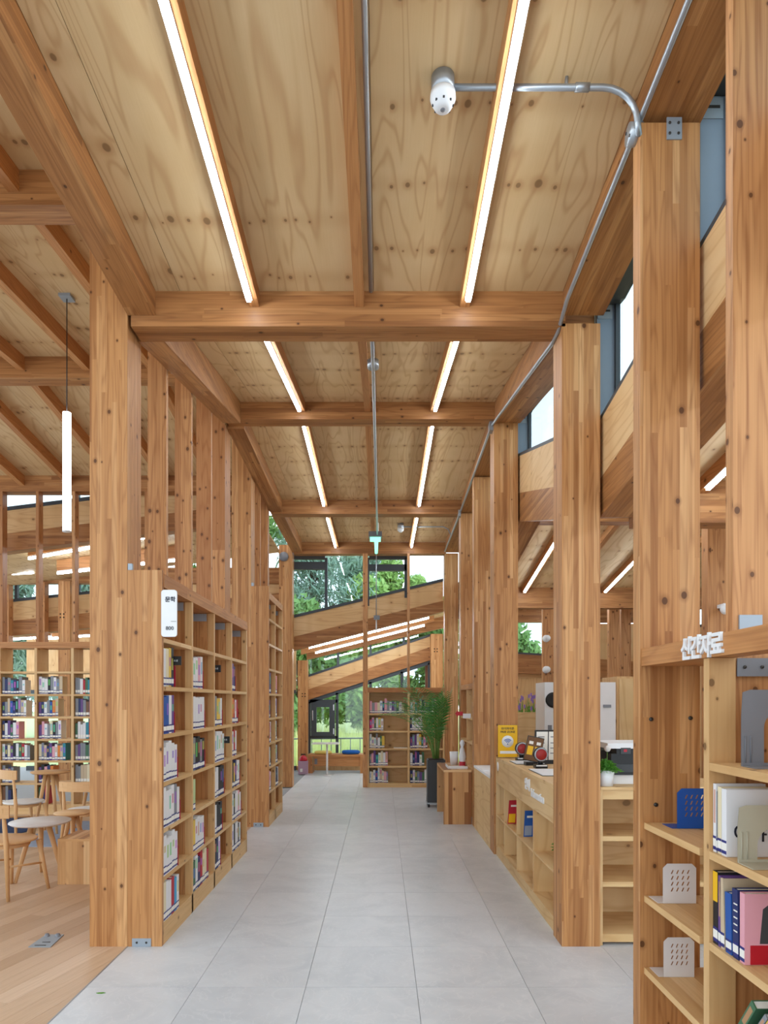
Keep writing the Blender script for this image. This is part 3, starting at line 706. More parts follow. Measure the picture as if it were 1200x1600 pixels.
# clerestory windows above the band (glass set outwards)
up = .385
sp = [1.2,2.41,3.03,4.46,7.06,9.9,12.3]
for i, (a,b) in enumerate(zip(sp, sp[1:])):
    w = thing(f'window_{i+1}', (1.5,(a+b)/2,3.6), kind='structure')
    pts = [a]+[d for d,_ in QN if a < d < b]+[b]
    ht = lambda d: max(ceil(d)-.02, q(d)+up+.06)
    for (c0,c1) in zip(pts, pts[1:]):
        s0, s1 = q(c0)+up, q(c1)+up
        MB().slope_y(1.402, 1.56, c0, c1, s0, s1, s0+.03, s1+.03).build('sill', 'frame', w)
        MB().slope_y(1.52, 1.56, c0, c1, s0+.03, s1+.03, s0+.06, s1+.06).build('frame', 'frame', w)
        MB().slope_y(1.537, 1.543, c0, c1, s0+.06, s1+.06, ht(c0), ht(c1)).build('pane', 'glass', w)
        MB().slope_y(1.405, 1.56, c0, c1, ht(c0), ht(c1), ht(c0)+.04, ht(c1)+.04).build('head_frame', 'frame', w)
    s0 = q(b)+up
    if ht(b)-s0 > .1:
        mf = part('side_fin', 'fin', w, 1.41, 1.555, b-.05, b-.02, s0+.03, ht(b))
        part('steel_bracket', 'bracket', mf, 1.415, 1.51, b-.054, b-.05, ht(b)-.10, ht(b)-.01)
        part('bracket_slot', 'screw', mf, 1.43, 1.495, b-.056, b-.054, ht(b)-.055, ht(b)-.043)
        part('mullion', 'frame', w, 1.525, 1.555, b-.075, b-.05, s0+.06, ht(b))
# far side wall of the side zone: plywood band, posts, windows
WX = 5.2
MB().box(WX-.12,WX-.001,0.4,12.6,2.28,2.58,g='y').build('glulam_beam','beam',label='long glulam beam along the outer wall of the low side room', cat='beam', kind='thing')
MB().box(WX,WX+.05,0.4,12.6,0,2.75).build('wall_right', 'plyband', kind='structure')
wr = thing('window_11', (WX,6,2.7), kind='structure')
for a in range(0,12,2):
    part('pane','glass',wr, WX+.02,WX+.03, .5+a,2.45+a, 2.79,3.4); part('mullion','frame',wr, WX,WX+.05, 2.45+a,2.5+a, 2.79,3.4)
part('sill','frame',wr, WX-.02,WX+.06,.4,12.6,2.75,2.79); part('head_frame','frame',wr, WX-.02,WX+.06,.4,12.6,3.4,3.45)
for k, (x,d,w_,lb) in enumerate(((3.48,10.3,.16,'slim post behind the white cabinet, first of a pair'),(3.70,10.4,.15,'slim post behind the white cabinet, second of a pair'),(2.60,10.85,.20,'post carrying small white devices beyond the desk'),(3.62,6.6,.16,'short post seen beside the knotty timber post'))):
    column('stud_column', x, x+w_, d, d+.09, q(d)-.02, lb, 'stud', group='posts of the side zone')
    if k == 2:
        for z in (2.55,2.05): MB().lathe([(0,-.11),(.05,-.1),(.06,0)], (x+.05,d+.0005,z), 14, axis='y').build('white_device','white', None, label=f'small white camera fixed to the post, {"upper" if z>2.3 else "lower"} one', cat='camera')
cam2 = thing('security_camera', (2.6,5.1,1.9), 'small white camera on a post above the new-books shelf board', 'camera')
CXc, CDc, CZc = xat(1133,5.0), 5.0, zat(952,5.0)
MB().lathe([(0,-.05),(.035,-.045),(.04,0),(.02,.03),(0,.03)], (CXc,CDc,CZc), 14, axis='y').build('body','white',cam2)
MB().box(CXc-.01,CXc+.01,CDc,CDc+.1005,CZc+.02,CZc+.045).build('mount','white',cam2)
column('stud_column', CXc-.08, CXc+.08, CDc+.1, CDc+.2, q(5.1)-.02, 'post holding the small white camera', 'stud')

# end wall of the side zone
ew = 12.7
MB().box(3.451,5.2,ew-.0,ew+.05,1.981,3.0).build('wall_back', 'plyband', kind='structure')
MB().box(2.0,5.2,ew,ew+.05,0,1.98).build('wall_back', 'plyband', kind='structure')
MB().slope_x(2.0,5.2,ew-.1,ew,2.10,1.9,2.46,2.26).build('glulam_beam','beam',label='low glulam beam under the far side window', cat='beam', kind='thing')
MB().slope_x(2.0,3.45,ew,ew+.02,1.981,1.981,2.46,2.37).build('wall_back','plyband',kind='structure')
w = thing('window_12', (3,ew,2.7), kind='structure')
MB().slope_x(2.0,3.45,ew-.03,ew+.04,2.46,2.37,2.50,2.41).build('sill','frame',w); part('pane','glass',w,2.0,3.45,ew+.005,ew+.012,2.4,3.3); part('mullion','frame',w,2.50,2.54,ew-.02,ew+.03,2.4,3.3)

# ================================================================ information desk
dk = thing('information_desk', (1.4,5.65,0), 'long plywood information desk with open cubbies and white lettering', 'desk')
DX = 1.155; dd0, dd1 = 4.47, 6.80
part('countertop','plyfurn',dk, DX, 1.375, dd0, dd1, .962, .985, g='y'); part('inner_countertop','plyfurn',dk, 1.376, 1.80, 4.78, dd1, .962, .985, g='y')
fa = part('fascia','plyfurn',dk, DX, DX+.02, dd0, dd1, .725, .961, g='y')
part('cubby_top','plyfurn',dk, DX+.021, 1.37, dd0, dd1, .725, .745, g='y')
for d in (4.48,5.13,5.756,6.35,6.79): part('divider','plyfurn',dk, DX, 1.37, d-.009, d+.009, .10, .724)
for a,b in ((4.489,5.121),(5.139,5.747),(5.765,6.341),(6.359,6.781)): part('shelf','plyfurn',dk, DX+.002, 1.37, a, b, .392, .41, g='y')
part('base_board','plyfurn',dk, DX, 1.37, dd0, dd1, .082, .0999, g='y'); part('plinth','plyfurn',dk, DX+.003, DX+.02, dd0, dd1, 0, .081, g='y')
part('back_panel','plyfurn',dk, 1.371, 1.38, dd0, dd1, 0, .961, g='y')
lettering('lettering','안내', .10,'white',(DX-.004,5.32,.885),FACE_NX,fa,extrude=.004,bold=.002)
lettering('lettering','Information', .085,'white',(DX-.004,4.98,.845),FACE_NX,fa,extrude=.004,bold=.002)
lg = MB().lathe([(0,-.004),(.045,-.004),(.045,0)],(DX,6.68,.90),20,axis='x').build('round_plaque','white',fa)
def flyer(c, x0, y, z, label):
    P0 = Vector((x0, y, z)); U = Vector((.14, .02, 0)); V = Vector((.03, .085, .205)); n = Vector((0,.002,0)); b = MB()
    b.hexa([P0+U*i+n*j+V*k for i in (0,1) for j in (0,1) for k in (0,1)]); o = b.build('leaflet', c, label=label, cat='leaflet')
    for (u0,u1,v0,v1,m_) in ((.05,.5,.05,.42,'yellow' if c == 'redprint' else 'greyfab'),(.15,.7,.72,.80,'paper')):
        b = MB(); f = Vector((0,-.0012,0)); b.face([P0+U*p+V*q_+f for p,q_ in ((u0,v0),(u1,v0),(u1,v1),(u0,v1))]); k = b.build('print_panel', m_); k.parent = o
    return o
M['redprint'] = plain('red_print', srgb(190,44,60), .5); M['blueprint'] = plain('blue_print', srgb(36,90,170), .5)
flyer('redprint', 1.168, 6.24, .4105, 'red and yellow leaflet propped in the second desk cubby')
flyer('blueprint', 1.19, 5.645, .4105, 'blue leaflet propped in the third desk cubby')
def herb(x, y, z, pr, ph, label, lh=.1, n=60, mat='leaf2', seed=1, name='potted_plant', spread=1.0):
    r_ = random.Random(seed); t = thing(name, (x,y,z), label, 'plant')
    MB().lathe([(0,0),(pr*.82,0),(pr,ph),(pr*.88,ph),(pr*.82,ph*.85),(0,ph*.85)], (x,y,z), 20).build('pot','white',t)
    b = MB()
    for k in range(n):
        a = r_.uniform(0,6.28); e = r_.uniform(.2,1.0); L = lh*r_.uniform(.5,1.0)
        p = Vector((x+pr*.6*r_.random()*math.cos(a), y+pr*.6*r_.random()*math.sin(a), z+ph*.86))
        q1 = p+Vector((math.cos(a)*L*(1-e)*spread, math.sin(a)*L*(1-e)*spread, L*e)); sd_ = Vector((-math.sin(a),math.cos(a),0))*.010
        q2 = q1+Vector((math.cos(a),math.sin(a),-.2))*.03
        b.face([p,(p+q1)/2+sd_,q1,(p+q1)/2-sd_]); b.face([q1-sd_*1.2,q2,q1+sd_*1.2,q1-Vector((0,0,.012))])
    b.build('foliage',mat,t); return t
herb(DX+.11, 6.46, .411, .03, .12, 'small plant in a narrow white pot in the first desk cubby', .08, 30, seed=2)
herb(DX+.10, 4.66, .411, .035, .12, 'leafy plant in a white pot in the last desk cubby beside the column', .10, 60, seed=3)
# things on the desk
tz = .9855
def wifi_sign():
    x0, x1, y, h = 1.125+.02, 1.335, 6.62, .325
    t = thing('wifi_sign', (1.23,y,tz), 'yellow wireless sign in a clear stand on the desk by the column', 'sign')
    part('stand_base','clear',t,x0-.01,x1+.01,y-.03,y+.07,tz,tz+.006)
    part('acrylic_plate','clear',t,x0-.006,x1+.006,y+.003,y+.006,tz+.006,tz+h+.01)
    pp = part('poster','yellow',t,x0,x1,y,y+.002,tz+.012,tz+h)
    xm = (x0+x1)/2
    MB().lathe([(0,-.001),(.058,-.001),(.058,0)],(xm,y,tz+.165),28,axis='y').build('white_disc','white',pp)
    for r_ in (.018,.031,.044):
        b = MB(); 
        for k in range(10):
            a0, a1 = math.radians(45+9*k), math.radians(54+9*k)
            c_ = [(xm+rr*math.cos(a), y-.0015, tz+.140+rr*math.sin(a)) for rr,a in ((r_,a0),(r_+.0075,a0),(r_+.0075,a1),(r_,a1))]; b.face(c_)
        b.build('signal_arc','blueink',pp)
    MB().lathe([(0,-.0015),(.006,-.0015),(.006,-.001)],(xm,y,tz+.140),12,axis='y').build('signal_dot','blueink',pp)
    lettering('lettering','와이파이존', .028,'ink',(xm,y-.001,tz+.290),FACE_CAM,pp,extrude=.0004,bold=.0006)
    lettering('lettering','FREE ZONE', .028,'ink',(xm,y-.001,tz+.258),FACE_CAM,pp,extrude=.0004,bold=.0006)
    part('white_panel','white',pp,x0+.02,x1-.004,y-.001,y,tz+.045,tz+.072)
wifi_sign()
def scanner(x, y, label):
    t = thing('barcode_scanner', (x,y,tz), label, 'scanner', 'desk scanners')
    part('base','black',t,x-.05,x+.05,y-.045,y+.045,tz,tz+.03); part('label_strip','white',t,x-.045,x+.045,y-.0465,y-.045,tz+.03-.012,tz+.03-.001)
    MB().tube([(x,y,tz+.03),(x,y+.01,tz+.07)],.022,12).build('neck','black',t)
    h = MB().lathe([(0,-.035),(.03,-.035),(.055,-.028),(.062,0),(.055,.05),(.03,.07),(0,.07)],(x,y,tz+.115),24,axis='y').build('head','black',t)
    MB().lathe([(.046,-.037),(.052,-.044),(.058,-.03)],(x,y,tz+.115),24,axis='y').build('bezel','steel',h)
    MB().lathe([(0,-.055),(.025,-.05),(.047,-.034)],(x,y,tz+.115),24,axis='y').build('lens','scan',h)
scanner(1.32, 6.35, 'black scanner with red lens beside the yellow sign')
scanner(1.335, 5.66, 'black scanner with red lens at the middle of the desk')
def pad(x0,x1,y0,y1,z,label):
    t = thing('desk_pad', ((x0+x1)/2,(y0+y1)/2,z), label, 'desk pad', 'white desk pads')
    part('sheet','white',t,x0,x1,y0,y1,z+.004,z+.008); part('edge','charcoal',t,x0-.006,x1+.006,y0-.006,y1+.006,z,z+.004)
pad(1.20,1.45,5.98,6.28,tz,'white counter pad under the scanner nearest the yellow sign')
pad(1.21,1.50,5.05,5.52,tz,'larger white counter pad in front of the middle scanner')
o = thing('menu_stand', (1.30,5.9,tz), 'brown printed menu card tilted on a small black stand', 'sign')
MB().box(1.26,1.36,5.87,5.97,tz,tz+.03).build('foot','black',o)
cd = MB().hexa([Vector((1.235,5.88,tz+.035))+Vector((.03,.0,0))*0+Vector((.17*i,0,-.03*i))+Vector((.05,.07,.22))*k+Vector((0,.006,-.001))*j for i in (0,1) for j in (0,1) for k in (0,1)]) if False else None
b = MB(); P0 = Vector((1.235,5.88,tz+.05)); U = Vector((.15,.02,-.03)); V = Vector((.06,.07,.21)); Wd = Vector((0,.008,0))
b.hexa([P0+U*i+Wd*j+V*k for i in (0,1) for j in (0,1) for k in (0,1)]); bd = b.build('board','black',o)
for (u0,u1,v0,v1,m_) in ((.03,.97,.03,.97,'brown'),(.12,.45,.25,.6,'yellow'),(.55,.9,.25,.6,'yellow'),(.15,.4,.68,.8,'paper'),(.6,.85,.68,.8,'paper')):
    b = MB(); off = Vector((0,-.0012 if m_ == 'brown' else -.0022,0)); b.face([P0+U*x_+V*y_+off for x_,y_ in ((u0,v0),(u1,v0),(u1,v1),(u0,v1))]); b.build('print_panel',m_,bd)
o = thing('document_stand', (1.42,6.1,tz), 'black tilted stand holding two white sheets behind the menu card', 'document holder')
b = MB(); P0 = Vector((1.36,6.0,tz)); U = Vector((.25,.03,0)); V = Vector((.03,.10,.30)); Wd = Vector((0,.02,0))
b.hexa([P0+U*i+Wd*j+V*k for i in (0,1) for j in (0,1) for k in (0,1)]); bd = b.build('board','black',o)
for a in (.06,.52):
    b = MB(); off = Vector((0,-.0015,0)); b.face([P0+U*x_+V*y_+off for x_,y_ in ((a,.12),(a+.42,.12),(a+.42,.95),(a,.95))]); sh = b.build('sheet','paper',o)
    for yy in (.3,.45,.6,.78):
        b = MB(); off = Vector((0,-.0022,0)); b.face([P0+U*x_+V*y_+off for x_,y_ in ((a+.06,yy),(a+.3,yy),(a+.3,yy+.03),(a+.06,yy+.03))]); b.build('print_line','greymetal',sh)
o = thing('monitor', (1.62,5.5,tz), 'small white and black monitor at the desk behind the scanners', 'monitor')
part('casing','white',o,1.50,1.86,5.62,5.66,tz+.06,tz+.20); part('screen','black',o,1.52,1.84,5.615,5.62,tz+.075,tz+.19); part('foot','black',o,1.60,1.76,5.58,5.72,tz,tz+.06)

# counter cabinet between desk column and post
cb = thing('counter_cabinet', (1.9,4.45,0), 'open pine counter cabinet with three shelves under the printer', 'cabinet')
part('side_panel','plyfurn',cb,1.385,1.402,4.27,4.75,0,.985); part('side_panel','plyfurn',cb,2.40,2.418,4.27,4.75,0,.985)
part('countertop','plyfurn',cb,1.385,2.42,4.26,4.76,.986,1.004,g='x'); part('top_rail','plyfurn',cb,1.403,2.399,4.272,4.29,.925,.985,g='x')
for z in (.37,.66): part('shelf','plyfurn',cb,1.403,2.399,4.275,4.73,z,z+.03,g='x')
part('base_board','plyfurn',cb,1.403,2.399,4.275,4.73,.02,.07,g='x'); part('back_panel','plyfurn',cb,1.403,2.399,4.731,4.745,.0,.985,g='x')
for z in ((.07,.37),): part('divider','plyfurn',cb,1.93,1.948,4.28,4.73,.07,.37)
herb(1.44,4.33,1.0045,.055,.10,'leafy green plant in a white pot on the counter cabinet', .10, 110, seed=5)
o = thing('flower_stem', (1.46,4.40,1.10), 'round white puffball flower on a thin stem above the counter plant', 'flower')
MB().tube([(1.455,4.36,1.09),(1.462,4.36,1.235)],.002,6).build('stem','stem',o)
MB().lathe([(0,-.022),(.014,-.017),(.022,0),(.014,.017),(0,.022)],(1.462,4.36,1.24),14).build('puff','whitefab',o)
o = thing('reed_diffuser', (1.41,4.36,1.09), 'pale wooden reeds sticking up beside the counter plant', 'diffuser')
for dx_ in (0,.012): MB().tube([(1.425,4.38,1.09),(1.397+dx_,4.38,1.255)],.0025,6).build('reed','ash',o)
pr = thing('printer', (1.75,4.55,1.005), 'black and white printer on the counter cabinet', 'printer')
z0 = 1.0045
part('lower_body','white',pr,1.50,1.95,4.42,4.74,z0,z0+.06); part('paper_front','black',pr,1.50,1.95,4.40,4.74,z0+.061,z0+.20); part('tray_slot','charcoal',pr,1.53,1.92,4.395,4.40,z0+.08,z0+.13)
part('scanner_lid','white',pr,1.47,1.95,4.38,4.74,z0+.235,z0+.27); part('control_panel','black',pr,1.53,1.95,4.385,4.74,z0+.201,z0+.234); pn = part('screen','charcoal',pr,1.555,1.62,4.379,4.384,z0+.20,z0+.24); part('screen_border','redprint',pn,1.575,1.595,4.377,4.379,z0+.213,z0+.23)
o = thing('monitor', (1.40,4.60,1.005), 'black screen edge seen past the desk column beside the printer', 'monitor')
part('screen','black',o,1.36,1.455,4.70,4.72,1.04,1.25); part('foot','black',o,1.38,1.44,4.66,4.745,1.0045,1.04)
# white cabinet and steriliser behind
o = thing('white_locker', (2.2,7.0,0), 'white metal locker behind the desk column', 'cabinet')
part('body','whitemetal',o,1.95,xat(962,7.0),7.0,7.5,0,zat(1066,7.0)); part('door','whitemetal',o,1.96,xat(960,7.0)-.02,6.985,7.0,.05,zat(1070,7.0)); part('handle','greymetal',o,xat(946,7.0)-.03,xat(958,7.0)-.03,6.97,6.985,1.50-.02,1.50+.01)
o = thing('pine_cupboard', (2.6,7.4,0), 'pale pine cupboard beside the white metal locker', 'cabinet')
part('body','plyband',o,xat(964,7.4),2.95,7.4,7.9,0,zat(1057,7.4)); part('door','plyfurn',o,xat(964,7.4)+.02,2.93,7.385,7.4,.04,zat(1060,7.4))
o = thing('book_steriliser', (2.3,8.6,0), 'white book steriliser with round black portholes beyond the desk', 'machine')
sx = xat(851,8.6); part('body','white',o,sx,sx+.6,8.6,9.1,0.0,zat(1066,8.6))
for x_,z_ in ((sx+.08,1.56),(sx+.36,1.56)): MB().lathe([(.0,-.012),(.05,-.012),(.075,-.02),(.10,-.012),(.10,0)],(x_+.03,8.6,z_),24,axis='y').build('porthole','black',o).scale.z = 1
part('control_panel','greymetal',o,sx+.04,sx+.09,8.59,8.6,1.18,1.24)
pl = thing('planter_box', (2.2,11.0,0), 'long pale plywood planter of purple flowers beyond the desk', 'planter')
pa, pb = xat(806,11), xat(858,11); part('box','plyfurn',pl,pa-.3,pb,11,11.4,0.0,zat(1113,11),g='x'); 
b = MB(); r_ = random.Random(4); bf = MB()
for k in range(110):
    x_, y_ = r_.uniform(pa-.28,pb-.03), r_.uniform(11.04,11.36); h_ = r_.uniform(.08,.34); z_ = zat(1113,11)-.02; lx = r_.uniform(-.06,.06)
    b.face([(x_-.006,y_,z_),(x_+.006,y_,z_),(x_+lx,y_,z_+h_)])
    if k % 2 == 0: bf.box(x_+lx-.012,x_+lx+.012,y_-.01,y_+.01,z_+h_-.05,z_+h_+.01)
b.build('foliage','leaf2',pl); bf.build('blossoms','lavender',pl, kind='stuff')

# ================================================================ low counter, kiosk table, small shelf behind the desk column
lc = thing('low_counter', (1.4,7.7,0), 'low counter with a white top between the two columns past the desk', 'counter')
part('countertop','white',lc,RX0-.004,1.75,7.06,8.275,.735,.76,g='y'); part('front_panel','plyfurn',lc,RX0,RX0+.02,7.06,8.275,0,.734,g='y'); part('end_panel','plyfurn',lc,RX0+.001,1.37,8.262,8.278,0,.734)
o = MB().box(1.15,1.42,7.6,7.95,.7605,.768).build('notebook','white',label='white pad lying on the low white counter', cat='notebook')
ks = thing('kiosk_table', (.96,8.9,0), 'small striped pine table with slab legs beside the palm', 'table')
kx0, kx1 = .78, 1.13
part('top','striped',ks,kx0,kx1,8.45,9.45,.655,.683,g='y'); part('leg','striped',ks,kx0,kx1,8.45,8.48,0,.654); part('leg','striped',ks,kx0,kx1,9.42,9.45,0,.654)
o = thing('paper_tray', (1.0,8.75,.683), 'low white tray on the small striped pine table', 'tray')
part('tray_floor','white',o,.86,1.10,8.6,8.95,.6835,.688); part('rim','white',o,.86,1.10,8.59,8.6,.6835,.715); part('rim','white',o,.85,.86,8.59,8.95,.6835,.715)
o = thing('paper_cup', (.98,9.1,.683), 'white paper cup box on the striped pine table', 'cup')
MB().lathe([(0,0),(.05,0),(.06,.18),(.055,.18),(.05,.01)],(.98,9.1,.6835),18).build('cup_body','white',o)
o = thing('statuette', (1.07,9.0,.683), 'small white and red figurine standing on the striped pine table', 'figurine')
MB().lathe([(0,0),(.04,0),(.035,.05),(.05,.12),(.03,.22),(.018,.25),(.035,.30),(.02,.34),(0,.345)],(1.08,9.0,.6835),16).build('body','white',o)
MB().lathe([(.042,.0),(.044,.05),(.03,.06)],(1.08,9.0,.6835),16).build('base_cloth','redprint',o)
sb = thing('wall_shelf', (1.25,9.05,0), 'narrow pine shelf rack between columns behind the palm', 'shelf')
part('top_board','board',sb,RX0,1.38,8.45,9.655,1.70,1.77,g='y'); part('upright','pine_end',sb,RX0,1.38,8.99,9.02,0,1.699)
for z in (.396,.707,1.023,1.335): part('shelf','pine',sb,RX0,1.38,8.45,8.985,z-.027,z,g='y'); part('shelf','pine',sb,RX0,1.38,9.025,9.655,z-.027,z,g='y')
part('back_panel','pine',sb,1.381,1.392,8.45,9.655,0,1.699)
for k, (yy,z,c,lb) in enumerate(((8.6,1.335,'lilac','lilac leaflet upright on the narrow rack behind the palm'),(8.75,1.335,'paper','white leaflet upright on the narrow rack behind the palm'),(8.7,1.023,'greyfab','grey leaflet upright on the narrow rack behind the palm'))):
    o = MB().box(RX0+.05,RX0+.052,yy-.07,yy+.07,z+.0005,z+.2).build('leaflet',c,label=lb,cat='leaflet')
ar = thing('arrow_sign', (1.1,9.0,1.36), 'red arrow sign pointing towards the palm, on a white tag', 'sign')
ax0, ad = xat(711,8.6), 8.6; az = zat(1115,ad)
MB().prism([(0,0),(.04,.05),(.04,.025),(.10,.025),(.10,-.025),(.04,-.025),(.04,-.05)],0,.006,tf=lambda p:(ax0+p[0],ad+p[2],az+p[1])).build('arrow','red',ar)
part('tag','white',ar,ax0+.10,1.14,ad+.002,ad+.006,az-.06,az+.0)
# palm
pm = thing('potted_palm', (.80,9.9,0), 'tall areca palm in a charcoal square planter on castors', 'plant')
px, py = .80, 9.92
part('planter','charcoal',pm,px-.13,px+.13,py-.13,py+.13,.07,.69); part('soil','soil',pm,px-.11,px+.11,py-.11,py+.11,.69,.70)
tr = part('trolley','steel',pm,px-.14,px+.14,py-.14,py+.14,.05,.069)
for a in (-.11,.11):
    for b_ in (-.11,.11): MB().lathe([(0,-.012),(.025,-.012),(.025,.012),(0,.012)],(px+a,py+b_,.025),12,axis='x').build('caster','black',tr)
rp = random.Random(11)
for k in range(22):
    a = rp.uniform(0,6.283) if k > 6 else -2.6+.9*k; L = rp.uniform(.75,1.25); lean = rp.uniform(.3,.95); rise = rp.uniform(.9,1.4)
    if math.cos(a) > .2: lean *= .25; L *= .9
    pts = []
    for i in range(11):
        t = i/10; out = lean*L*(t**1.6); up_ = rise*L*(t-.38*lean*1.5*t**2.6)
        pts.append(Vector((px+.04*math.cos(a)+out*math.cos(a), py+.04*math.sin(a)+out*math.sin(a), .70+up_)))
    b = MB(); b.tube(pts, [.008-.006*i/10 for i in range(11)], 5, 0)
    for i in range(3,11):
        for h_ in (0,.5):
            if i == 10 and h_ > 0: break
            p = pts[i].lerp(pts[min(i+1,10)],h_); d = (pts[min(i+1,10)]-pts[i-1]).normalized(); side = d.cross(Vector((0,0,1))).normalized(); upv = side.cross(d)
            ll = .30*L*math.sin(math.pi*min(.96,(i+h_-2.2)/8.6))+.05
            for s_ in (-1,1):
                dr = (side*s_*.8+d*.75+upv*.15).normalized(); tip = p+dr*ll+Vector((0,0,-.25*ll)); mid_ = p+dr*ll*.5; wv = d*.008
                b.face([p,mid_+wv,tip,mid_-wv],None,1)
    b.build('frond',['stem','leaf'],pm)

# ================================================================ end partition: posts and low bookcase
EP = 12.05
column('stud_column', -.333, -.245, EP, EP+.09, 4.185, 'tall slim post at the open end of the low end bookcase', 'stud')
column('stud_column', xat(636.5,EP), xat(640.5,EP), EP+.02, EP+.12, 4.185, 'thin post rising from the middle of the end bookcase', 'stud', z0=1.786)
eb = thing('bookcase', (.4,12.2,0), 'low wide pine bookcase closing the end of the aisle', 'bookcase')
ex0, exm, ex1 = -.243, xat(638.5,EP), 1.13
part('top_board','board',eb,ex0,ex1,EP-.004,EP+.30,1.70,1.785,g='x'); part('back_panel','plyfurn',eb,ex0,ex1,EP+.285,EP+.299,0,1.699,g='x')
part('upright','pine_end',eb,exm-.02,exm+.02,EP,EP+.284,0,1.699); part('upright','pine_end',eb,ex1-.03,ex1,EP,EP+.284,0,1.699); part('upright','pine_end',eb,ex0,ex0+.02,EP,EP+.284,0,1.699)
EZ = [.075,.385,.697,1.013,1.325]
for z in EZ:
    for a,b_ in ((ex0+.021,exm-.021),(exm+.021,ex1-.031)): part('shelf','pine',eb,a,b_,EP+.002,EP+.284,z-.03,z,g='x')
part('plinth','pine',eb,ex0+.021,exm-.021,EP+.004,EP+.02,0,.044,g='x'); part('plinth','pine',eb,exm+.021,ex1-.031,EP+.004,EP+.02,0,.044,g='x')
EROW = {(0,4):'pink grey pink cream white navy pink grey white purple grey green white beige',(1,4):'white beige teal brown grey black grey navy black grey pink',(0,3):'magenta pink green white yellow white',(1,3):'navy white white white white white',
        (0,2):'white cream white grey white green yellow',(1,2):'purple grey purple white yellow green pink brown',(0,1):'grey pink purple teal white cream white pink',(1,1):'white navy purple navy white green',(0,0):'white cream white blue white beige cream pink grey',(1,0):'navy white green grey purple green white'}
re_ = random.Random(9); ESH = ['lowest','second','third','fourth','top']
EBG = 'books in the low end bookcase'
for (bay,lv), cs in EROW.items():
    x0 = (ex0+.03) if bay == 0 else exm+.03; L = len(cs.split()); tb_ = (.03,.048) if L < 10 else (.036,.05)
    row_of_books(cs.split(), x0, EP+.06, EZ[lv]+.001, (1,0), -math.pi/2, 'low end bookcase', ESH[lv], ORD[bay], EBG, .17, (.19,.27), tb_, re_)
o = MB().box(.22,.52,EP+.03,EP+.25,EZ[2]+.0005,EZ[2]+.012).build('magazine','paper',label='white magazine lying flat on the third shelf of the low end bookcase', cat='magazine')

# ================================================================ far roofs and end walls
def far_band(d, x0, x1, sill, ply, glu, head, label, win, mull=(), glulam_t=.18, mat='plyband'):
    """sill/ply/glu/head: (z at x0, z at x1)"""
    MB().slope_x(x0,x1,d+.02,d+.04,ply[0]-.02,ply[1]-.02,sill[0],sill[1]).build('wall_back', mat, kind='structure')
    MB().slope_x(x0,x1,d,d+glulam_t,glu[0],glu[1],ply[0],ply[1]).build('glulam_beam','beam',label=label,cat='beam',kind='thing')
    w = thing(win, ((x0+x1)/2,d,sill[0]+.5), kind='structure')
    MB().slope_x(x0,x1,d+.0,d+.09,sill[0],sill[1],sill[0]+.05,sill[1]+.05).build('sill','frame',w)
    MB().slope_x(x0,x1,d+.06,d+.066,sill[0]+.05,sill[1]+.05,head[0],head[1]).build('pane','glass',w)
    f = lambda x, p: p[0]+(p[1]-p[0])*(x-x0)/(x1-x0)
    for x in mull: part('mullion','frame',w,x-.025,x+.025,d+.02,d+.09,f(x,sill)+.03,f(x,head))
    return w, f
b1 = (-1.66, 1.14)
s1 = (3.07,3.755)
w1, ff = far_band(12.42, *b1, s1, (s1[0]-.35,s1[1]-.36), (s1[0]-.60,s1[1]-.56), (4.19,4.19), 'sloping glulam beam below the end clerestory windows', 'window_7', (xat(509.5,12.45),))
for (xa,xb,ya,yb) in ((456,508,878,890),(577,636,882,892)):
    part('transom','frame',w1,xat(xa,12.45),xat(xb,12.45),12.43,12.51,zat(yb,12.45),zat(ya,12.45))
for (xa,xb) in ((456,508),(577,640)): part('head_frame','frame',w1,xat(xa,12.45),xat(xb,12.45),12.43,12.51,zat(874,12.45),zat(866,12.45))
part('mullion','frame',w1,xat(577,12.45)-.03,xat(577,12.45),12.43,12.51,3.3,4.19); part('mullion','frame',w1,xat(632,12.45),xat(636,12.45),12.43,12.51,3.45,4.19)
# low roof beyond
ce3 = thing('ceiling', (0,13.8,2.8), kind='structure')
for (x0,x1) in ((-1.66,-.4),(-.4,.86),(.86,1.5)):
    g0, g1 = s1[0]-.34+.244*(x0+1.66), s1[0]-.34+.244*(x1+1.66)
    c8 = [(x,y,z) for (x,g) in ((x0+.001,g0),(x1-.001,g1)) for (y,o_) in ((12.6,0),(15.1,-.05)) for z in (g+o_,g+o_+.02)]
    MB().hexa(c8,'y').build('plywood_panel','ply',ce3)
for k, (d, xa, xb, ya, yb) in enumerate(((13.2,483,670,1011,964),(14.0,493,663,1019,976))):
    x0, x1 = xat(xa,d), xat(xb,d); z0, z1 = zat(ya,d), zat(yb,d)
    MB().slope_x(x0-.3,x1+.2,d-.03,d+.03,z0+.02-.075,z1+.02+.05,z0+.14-.075,z1+.14+.05).build('purlin','board',ce3)
    t = thing('led_batten_light', ((x0+x1)/2,d,(z0+z1)/2), f'sloping LED strip in the low roof beyond the end windows, {"upper" if k == 0 else "lower"} one', 'ceiling light', 'end roof LED strips')
    MB().slope_x(x0,x1,d-.02,d+.02,z0,z1,z0+.02,z1+.02).build('housing','white',t); MB().slope_x(x0,x1,d-.019,d+.019,z0-.032,z1-.032,z0,z1).build('diffuser','led',t)
s2 = (2.07,2.99); B2 = 15.0; b2 = (-1.66,1.10)
MB().slope_x(-1.66,1.5,B2-.05,B2+.1,2.46,3.2,2.75,3.45).build('glulam_beam','beam',label='sloping beam heading the low far window strip', cat='beam', kind='thing')
